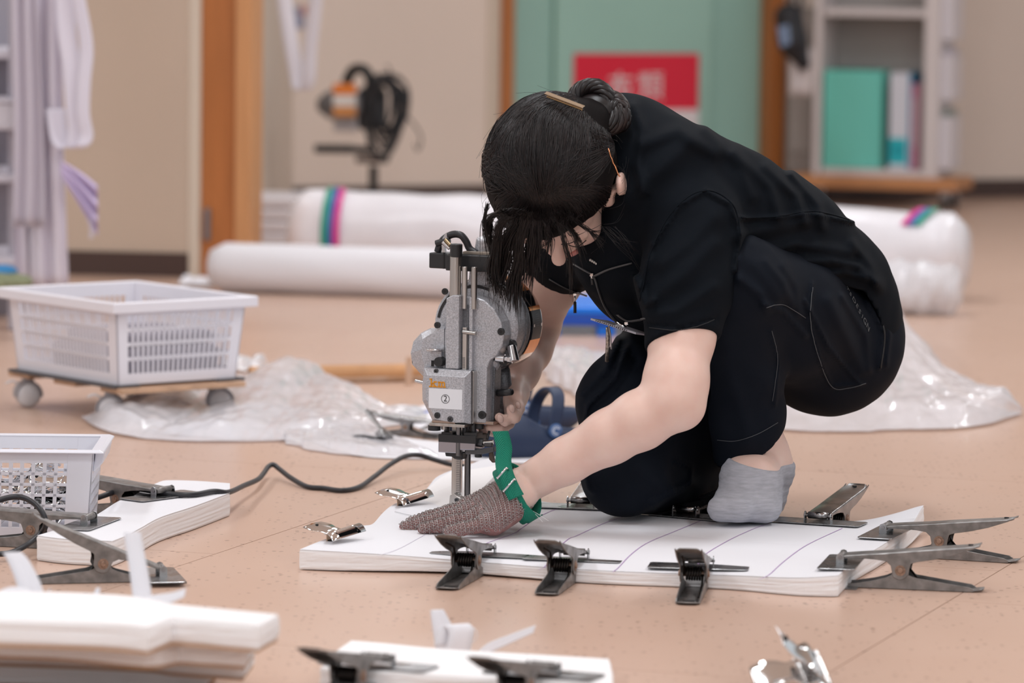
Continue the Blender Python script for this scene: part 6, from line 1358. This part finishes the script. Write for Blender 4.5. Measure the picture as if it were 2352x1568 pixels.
tl = catmull([U(1186, 1142, 6.256), U(1172, 1115, 6.256), U(1160, 1085, 6.260), U(1156, 1058, 6.276), U(1158, 1030, 6.285), U(1154, 1008, 6.288), U(1149, 990, 6.290)], 6)
strap_mesh('strap_tail', tl, lambda u: (1.0, 0.25 * u, 0.42 - .40 * min(1, u * 2)), .0235, gl)
for (a, b) in (((1143, 1098), (1163, 1074)), ((1157, 1128), (1181, 1100))):
    p, q = U(*a, 6.250), U(*b, 6.250); bb = MB().tube([p, q], .0016, 10).build('buckle_bar', M_STEEL, gl, True)
    MB().tube([q, q + Vector((.003, .012, -.004))], .0014, 8).tube([p, p + Vector((-.001, .012, 0))], .0014, 8).build('buckle_side', M_CHROME, bb, True)
for k in range(2): MB().tube(catmull([U(1222, 1172, 6.29), U(1242 - 6 * k, 1184 + 3 * k, 6.27), U(1260 - 14 * k, 1196 + 2 * k, 6.262)], 4), .00035, 5).build('loose_thread', mat('thread_white', (0.75, 0.72, 0.72), 0.7), gl, True)
# ---- hair
M_HAIR = mat('dark_hair', (0.0095, 0.0066, 0.0068), 0.40, spec=0.42, var=0.25, vs=60); M_HAIR2 = mat('dark_hair_brown', (0.019, 0.0115, 0.0110), 0.40, spec=0.42)
HR_ = np.array([.0975, .1125, .1045]); HO = np.array([0, -.010, .010])
def cap(P):
    q = HQ(P); d = sd_ell(q, HO, HR_); d = smin(d, sd_ell(q, (.060, -.080, .02), (.030, .028, .035)), .02)
    fb = np.where(q[:, 0] > 0, .096 - .52 * np.maximum(0, q[:, 0] - .010), .102 - .3 * np.maximum(0, -q[:, 0] - .055)) - .95 * np.maximum(0, .030 - q[:, 2])
    d = smax(d, (q[:, 1] - fb) * .7, .010)
    d = smax(d, -(sd_ell(q, (.106, .022, -.012), (.026, .026, .034))), .004)
    return d + .0004 * np.sin(q[:, 0] * 330 + 3 * np.sin(q[:, 1] * 40))
lo, hi = bounds([hp(a, b, c) for a in (-.12, .12) for b in (-.14, .11) for c in (-.11, .13)], .0)
v, f = surfnet(cap, lo, hi, 0.0036)
hair = mesh_obj('hair', v, f, mat('hair_base', (0.006, 0.0045, 0.0046), 0.7, spec=.12), person, True, fix=False)
hr = np.random.RandomState(2)
def onell(dv, off=0.0):
    dv = np.array(dv, float); dv = dv / np.linalg.norm(dv / (HR_ + off)); p = HO + dv; return hp(*p)
def sdir(l, f): 
    l, f = l / HR_[0], f / HR_[1]; r2 = l * l + f * f
    if r2 > .985: k = math.sqrt(.985 / r2); l *= k; f *= k; r2 = .985
    return np.array([l * HR_[0], f * HR_[1], math.sqrt(1 - r2) * HR_[2]])
mbh, mbh2 = MB(), MB()
for i in range(1900):
    m = hr.uniform(-1, 1); m = math.copysign(abs(m) ** .7, m); ml = m * .098
    s0 = sdir(.003 + ml * hr.uniform(.15, .75), .055 + .03 * (1 - abs(m)) * hr.uniform(-.6, 1) - .075 * abs(m) ** 2 * hr.uniform(.2, 1)); mi = sdir(ml * 1.0, -.005 + hr.normal() * .012); m2 = sdir(ml * .84 + .010, -.070 + .055 * abs(m) ** 2 + hr.normal() * .006); en = sdir(.060 + hr.normal() * .010 + ml * .12, -.098 + hr.normal() * .006)
    if ml > .07: mi = sdir(.094, -.03)
    off = hr.uniform(-.0006, .0022); c = catmull([tuple(s0), tuple(mi), tuple(m2), tuple(en)], 5); pts = [onell(np.array(p) + hr.normal(size=3) * .0006, off + .0015 * math.sin(j * .6 + i)) for j, p in enumerate(c)]
    (mbh if i % 4 else mbh2).tube(pts, [.0002] + [.00052] * (len(pts) - 2) + [.0003], 3, cap=False)
for i in range(650):
    m = hr.uniform(-1, 1); ml = m * .096; mi = sdir(ml * .98, -.015 + hr.normal() * .015); m2 = sdir(ml * .92 + .004, -.070 + .03 * m * m + hr.normal() * .008); m3 = sdir(ml * .62 + .018, -.100 + .02 * m * m + hr.normal() * .005); en = sdir(.062 + hr.normal() * .010, -.100 + hr.normal() * .008)
    c = catmull([tuple(mi), tuple(m2), tuple(m3), tuple(en)], 5); off = hr.uniform(0, .0024); (mbh if i % 3 else mbh2).tube([onell(np.array(p) + hr.normal(size=3) * .0005, off) for p in c], [.0002] + [.00052] * (len(c) - 2) + [.0003], 3, cap=False)
for i in range(900):
    m = hr.uniform(-1, 1); ml = m * .097; s0 = sdir(.003 + .030 * m + hr.normal() * .003, .056 - .012 * abs(m) + hr.normal() * .004); fe = (.096 - .52 * max(0, ml - .010) if ml > 0 else .102 - .3 * max(0, -ml - .055)) - .004 + hr.normal() * .006
    en = sdir(ml, min(fe, .098)); mi = (s0 + en) / 2 + np.array([.012 * m, -.006 * abs(m), 0]); off = hr.uniform(0, .0022); c = catmull([tuple(s0), tuple(mi), tuple(en)], 6)
    (mbh if i % 4 else mbh2).tube([onell(np.array(p) + hr.normal(size=3) * .0005, off) for p in c], [.0002] + [.00052] * (len(c) - 2) + [.0003], 3, cap=False)
mbh.build('scalp_strands', M_HAIR, hair, True); tag(bpy.data.objects['scalp_strands'], kind='stuff'); mbh2.build('brown_strands', M_HAIR2, hair, True); tag(bpy.data.objects['brown_strands'], kind='stuff')
# fringe: clumps from the whorl over the forehead, px end points
WH = hp(*(HO + sdir(.003, .058) * 1.0)); mbf = MB()
def Dh(u): return 6.235 + .05 * u
cl = [([(1225, 490), (1190, 525), (1160, 580), (1150, 640)], 110, 22), ([(1215, 490), (1165, 515), (1142, 570), (1138, 630), (1150, 668)], 90, 12), ([(1230, 495), (1205, 545), (1190, 600), (1180, 650), (1178, 690)], 110, 18), ([(1236, 497), (1225, 545), (1215, 600), (1206, 640)], 80, 15), ([(1240, 498), (1238, 540), (1232, 580), (1226, 606)], 50, 10),
      ([(1245, 497), (1256, 525), (1262, 552), (1258, 575)], 26, 9), ([(1250, 495), (1276, 520), (1296, 556), (1308, 600), (1310, 640)], 26, 5), ([(1252, 494), (1290, 516), (1318, 540), (1334, 566)], 26, 7), ([(1256, 490), (1310, 508), (1355, 530), (1386, 552)], 16, 5), ([(1205, 485), (1150, 490), (1122, 510), (1128, 560)], 60, 9), ([(1120, 470), (1112, 510), (1122, 560), (1132, 600)], 16, 6)]
for px, n_, spd in cl:
    for i in range(int(n_ * 1.4)):
        g1, g2 = hr.normal(size=2) * spd; c = []
        for j, (x, y) in enumerate(px):
            u = j / (len(px) - 1); x += (px[-1][0] - 1235) * (.55 if px[0][0] > 1150 else 0) * max(0, 1 - 2.2 * u) * hr.uniform(.3, 1.0); w = .25 + .75 * u * (1.25 - .45 * u); wh = 1 - .6 * (1 - u)
            jx = hr.normal() * 1.5; X_, Y_ = x + g1 * w * wh + jx + (hr.normal() * 4 if j == 0 else 0), y + g2 * .35 * w + (hr.normal() * 5 if j == 0 else 0) + (hr.normal() * 22 * u if j == len(px) - 1 else 0)
            p = U(X_, Y_, 6.22 + .075 * u + hr.normal() * .006 * u)
            # keep the strand outside the head
            q = HQ(np.array([list(p)]))[0]; k = np.linalg.norm((q - HO) / HR_)
            if k < 1.0 and u < .75 and q[1] < .1:
                for dd in np.linspace(0, .1, 30):
                    p2 = U(X_, Y_, p_d - dd) if False else U(X_, Y_, 6.30 - dd); q = HQ(np.array([list(p2)]))[0]
                    if np.linalg.norm((q - HO) / HR_) > 1.005: p = p2; break
            c.append(tuple(p))
        c = catmull(c, 4); mbf.tube(c, [.0005] * (len(c) - 3) + [.0004, .0003, .00015], 3, cap=False)
mbf.build('fringe_strands', M_HAIR, hair, True); tag(bpy.data.objects['fringe_strands'], kind='stuff')
# stray hairs
mbs = MB()
for i in range(46):
    a = hr.uniform(0, 2 * PI); r0 = np.array([1268 + 158 * math.cos(a), 415 + 195 * math.sin(a)]); d = np.array([math.cos(a), math.sin(a)]); t = np.array([-d[1], d[0]]) * hr.choice([-1, 1])
    if r0[1] > 540: continue
    mbs.tube(catmull([U(*(r0 - d * 16), 6.30), U(*(r0 + d * hr.uniform(2, 10) + t * 22), 6.30), U(*(r0 + d * hr.uniform(-4, 16) + t * hr.uniform(40, 80)), 6.31)], 5), .0002, 3, cap=False)
for i in range(14): x = hr.uniform(1395, 1440); mbs.tube(catmull([U(x - 20, 520, 6.28), U(x + 10, 550 + hr.uniform(-10, 15), 6.27), U(x + hr.uniform(30, 70), 575 + hr.uniform(-20, 50), 6.29)], 5), .00022, 3, cap=False)
mbs.build('stray_hairs', M_HAIR, hair, True); tag(bpy.data.objects['stray_hairs'], kind='stuff')
# bun of twisted coils
bc = U(1368, 246, 6.325); bun = None
for k, (ox, oy, r0, r1, ax_, ph) in enumerate(((-12, -8, .026, .0125, (.2, -1, .4), 0), (22, 12, .024, .0130, (-.5, -.8, .3), 1), (0, 6, .031, .0115, (.7, -.4, .6), 2), (-20, 12, .019, .0120, (.1, -.5, 1), 3), (44, 20, .016, .0105, (0, -1, 0), 4))):
    c = bc + Vector((ox / 1570, 0, -oy / 1570)); M = frame_mat(c, (1, .1 * k, .2), Vector(ax_).normalized()); rope = MB()
    for s in range(7):
        pts = []
        for j in range(30):
            t = 2 * PI * j / 30; w = 2 * PI * s / 7 + 2 * t; pts.append(M @ Vector(((r0 + r1 * .62 * math.cos(w)) * math.cos(t), (r0 + r1 * .62 * math.cos(w)) * math.sin(t), r1 * .62 * math.sin(w) + .003 * math.sin(2 * t + ph))))
        rope.tube(pts, r1 * .42, 6, closed=True)
    o = rope.build('bun_coil', M_HAIR2 if k % 2 else M_HAIR, hair, True)
def fn(P): return sd_ell(P, U(1372, 254, 6.335), (.036, .03, .028))
v, f = surfnet(fn, *bounds([bc], .06), .005); mesh_obj('bun_core', v, f, M_HAIR, hair, True, fix=False)
gp = mat('gold_pin', (0.62, 0.53, 0.40), 0.2, 1.0); a, b = U(1253, 213, 6.265), U(1341, 246, 6.235); d = (b - a); M = frame_mat((a + b) / 2, d, (0, -.5, .86))
MB().box((0, 0, 0), (d.length, .007, .0022), M).build('hair_clip', gp, hair, bevel=.0008); MB().box((.002, -.0035, -.003), (d.length * .93, .002, .002), M).build('clip_spring', mat('gold_bright', (0.95, 0.70, 0.38), 0.1, 1.0), hair, bevel=.0004)
MB().tube([U(x, y, 6.262) for x, y in ((1397, 341), (1400, 350), (1402, 358), (1406, 366), (1408, 374), (1413, 382), (1416, 390), (1420, 400), (1424, 406))], .0011, 6).build('bobby_pin', mat('copper_pin', (0.70, 0.30, 0.15), 0.25, 1.0), hair, True)
# ---- details laid on the cloth surface
from mathutils.bvhtree import BVHTree
def bvh(o): 
    W = WM[person.name]; return BVHTree.FromPolygons([tuple(W @ q.co) for q in o.data.vertices], [tuple(p.vertices) for p in o.data.polygons])
BS, BT = bvh(sh), bvh(tr)
def on(B, px, py, off=.0008):
    c = CAMM.translation; d = (U(px, py, 1) - c).normalized(); h = B.ray_cast(c, d)
    if h[0] is None: return U(px, py, 6.4), Vector((0, -1, 0))
    n_ = h[1] if h[1].dot(d) < 0 else -h[1]; return h[0] + n_ * off, n_
def seam(name, B, px, r, m, parent, n=6, off=.0006, flat=None):
    c = catmull([(x, y, 0) for x, y in px], n); return MB().tube([on(B, x, y, off)[0] for x, y, _ in c], r, 6, flat=flat).build(name, m, parent, True)
M_ZIP = mat('grey_zip', (0.085, 0.085, 0.088), 0.5); M_TH = mat('grey_thread', (0.075, 0.078, 0.085), 0.8)
seam('front_placket', BS, [(1312, 602), (1340, 618), (1364, 634), (1376, 668), (1392, 706), (1420, 742)], .0034, M_ZIP, sh, flat=.35)
seam('collar_flap', BS, [(1366, 634), (1400, 618), (1452, 604)], .0038, M_ZIP, sh, flat=.35)
seam('pocket_zip', BS, [(1262, 640), (1290, 656), (1322, 670), (1348, 680)], .0034, M_ZIP, sh, flat=.35)
seam('pocket_zip', BS, [(1418, 722), (1440, 736), (1462, 735), (1482, 731)], .0034, M_ZIP, sh, flat=.35)
for a, b, lng in (((1320, 672), (1320, 716), 1), ((1362, 628), (1364, 652), 0), ((1440, 738), (1438, 758), 1), ((1418, 740), (1430, 752), 1)):
    p, n_ = on(BS, *a, .003); q = p + (U(*b, 6.4) - U(*a, 6.4)); o = MB().tube([p, p.lerp(q, .45)], .0016, 8).build('zip_pull', M_CHROME, sh, True); MB().tube([p.lerp(q, .4), q], .0024 if lng else .0018, 8).build('pull_tab', mat('tab_dark', (0.03, 0.028, 0.028), .5), o, True)
    MB().box(tuple(p), (.006, .004, .005)).build('slider', M_CHROME, o, bevel=.001)
for i in range(5): MB().lathe([(0, -.0021), (.0015, -.0015), (.0021, 0), (.0015, .0015), (0, .0021)], 12, Matrix.Translation(U(1356 + 4.5 * i, 597 + 2.6 * i, 6.40))).build('necklace_bead', mat('bead', (0.55, 0.53, 0.50), 0.2, .4), skin, True)
bp = [U(1376, 735, 6.44), U(1480, 768, 6.40)]; d = bp[1] - bp[0]; M = frame_mat((bp[0] + bp[1]) / 2, d, (-.1, .22, 1.0))
bd = MB().box((0, 0, 0), (d.length, .052, .0030), M).build('name_badge', mat('badge_grey', (0.42, 0.40, 0.44), .3), sh, bevel=.0006)
for i in range(16): MB().box((-.030 + i * .0036, -.0263, 0), (.0020 if i % 3 else .0012, .0004, .0017), M).build('badge_lettering', mi_ if False else mat('ink_black', (0.01, 0.01, 0.01), 0.6), bd)
MB().tube([U(1418, 742, 6.425), U(1436, 752, 6.415)], .0035, 8).build('badge_clip', M_CHROME, bd, True)
ch = [U(1396, 752, 6.46), U(1396, 790, 6.47), U(1394, 830, 6.48)]
MB().tube(ch, .0030, 8).build('badge_chain', mat('chain_steel', (0.42, 0.36, 0.31), .35, .9, var=.5, vs=300), bd, True)
MB().tube(catmull([U(1398, 748, 6.45), U(1402, 768, 6.455), U(1404, 800, 6.465)], 4), .004, 8, flat=.3).build('ribbon_end', mat('ribbon_pale', (.42, .38, .38), .7), bd, True)
seam('hem_stitch', BT, [(1648, 1010), (1690, 1012), (1740, 996), (1786, 970)], .0005, M_TH, tr, 8)
seam('side_seam', BT, [(1772, 760), (1786, 820), (1780, 880), (1774, 920)], .0005, M_TH, tr, 8)
seam('pocket_seam', BT, [(1866, 660), (1862, 742), (1884, 830), (1912, 888), (1950, 890), (1988, 880)], .0007, M_TH, tr, 8)
seam('knee_seam', BT, [(1760, 706), (1800, 700), (1850, 730)], .0006, M_TH, tr, 8)
seam('pocket_zip', BT, [(2000, 690), (2030, 760), (2022, 845)], .0016, mat('zip_black', (.006, .006, .007), .5), tr, 8)
seam('yoke_seam', BS, [(1702, 500), (1780, 498), (1870, 486), (1950, 505)], .0011, M_SHIRT, sh, 8)
seam('sleeve_seam', BS, [(1470, 690), (1498, 570), (1556, 474), (1622, 438), (1682, 470), (1702, 540)], .0013, M_SHIRT, sh, 8)
seam('sleeve_hem', BS, [(1492, 752), (1550, 758), (1606, 748), (1640, 734)], .0006, mat('black_thread', (.02, .021, .024), .8), sh, 8)
# lettering down the trouser pocket
path = [(1946, 664), (1952, 676), (1960, 690), (1967, 703), (1973, 716), (1979, 727), (1985, 738), (1992, 752)]
ml_ = mat('letter_grey', (0.085, 0.088, 0.094), 0.6)
for i, c in enumerate('TSDESIGN'):
    x, y = path[i]; p, n_ = on(BT, x, y, .0012); q, _ = on(BT, x + 5, y + 11, .0012); xd = (q - p); xd = (xd - n_ * xd.dot(n_)).normalized(); yd = n_.cross(xd); M = Matrix((xd, yd, n_)).transposed().to_4x4(); M.translation = p
    text_mesh('pocket_lettering', c, .0155 if i not in (0, 1, 3, 4, 5) else .0135, ml_, M, tr, .0002)
bpy.context.view_layer.update()
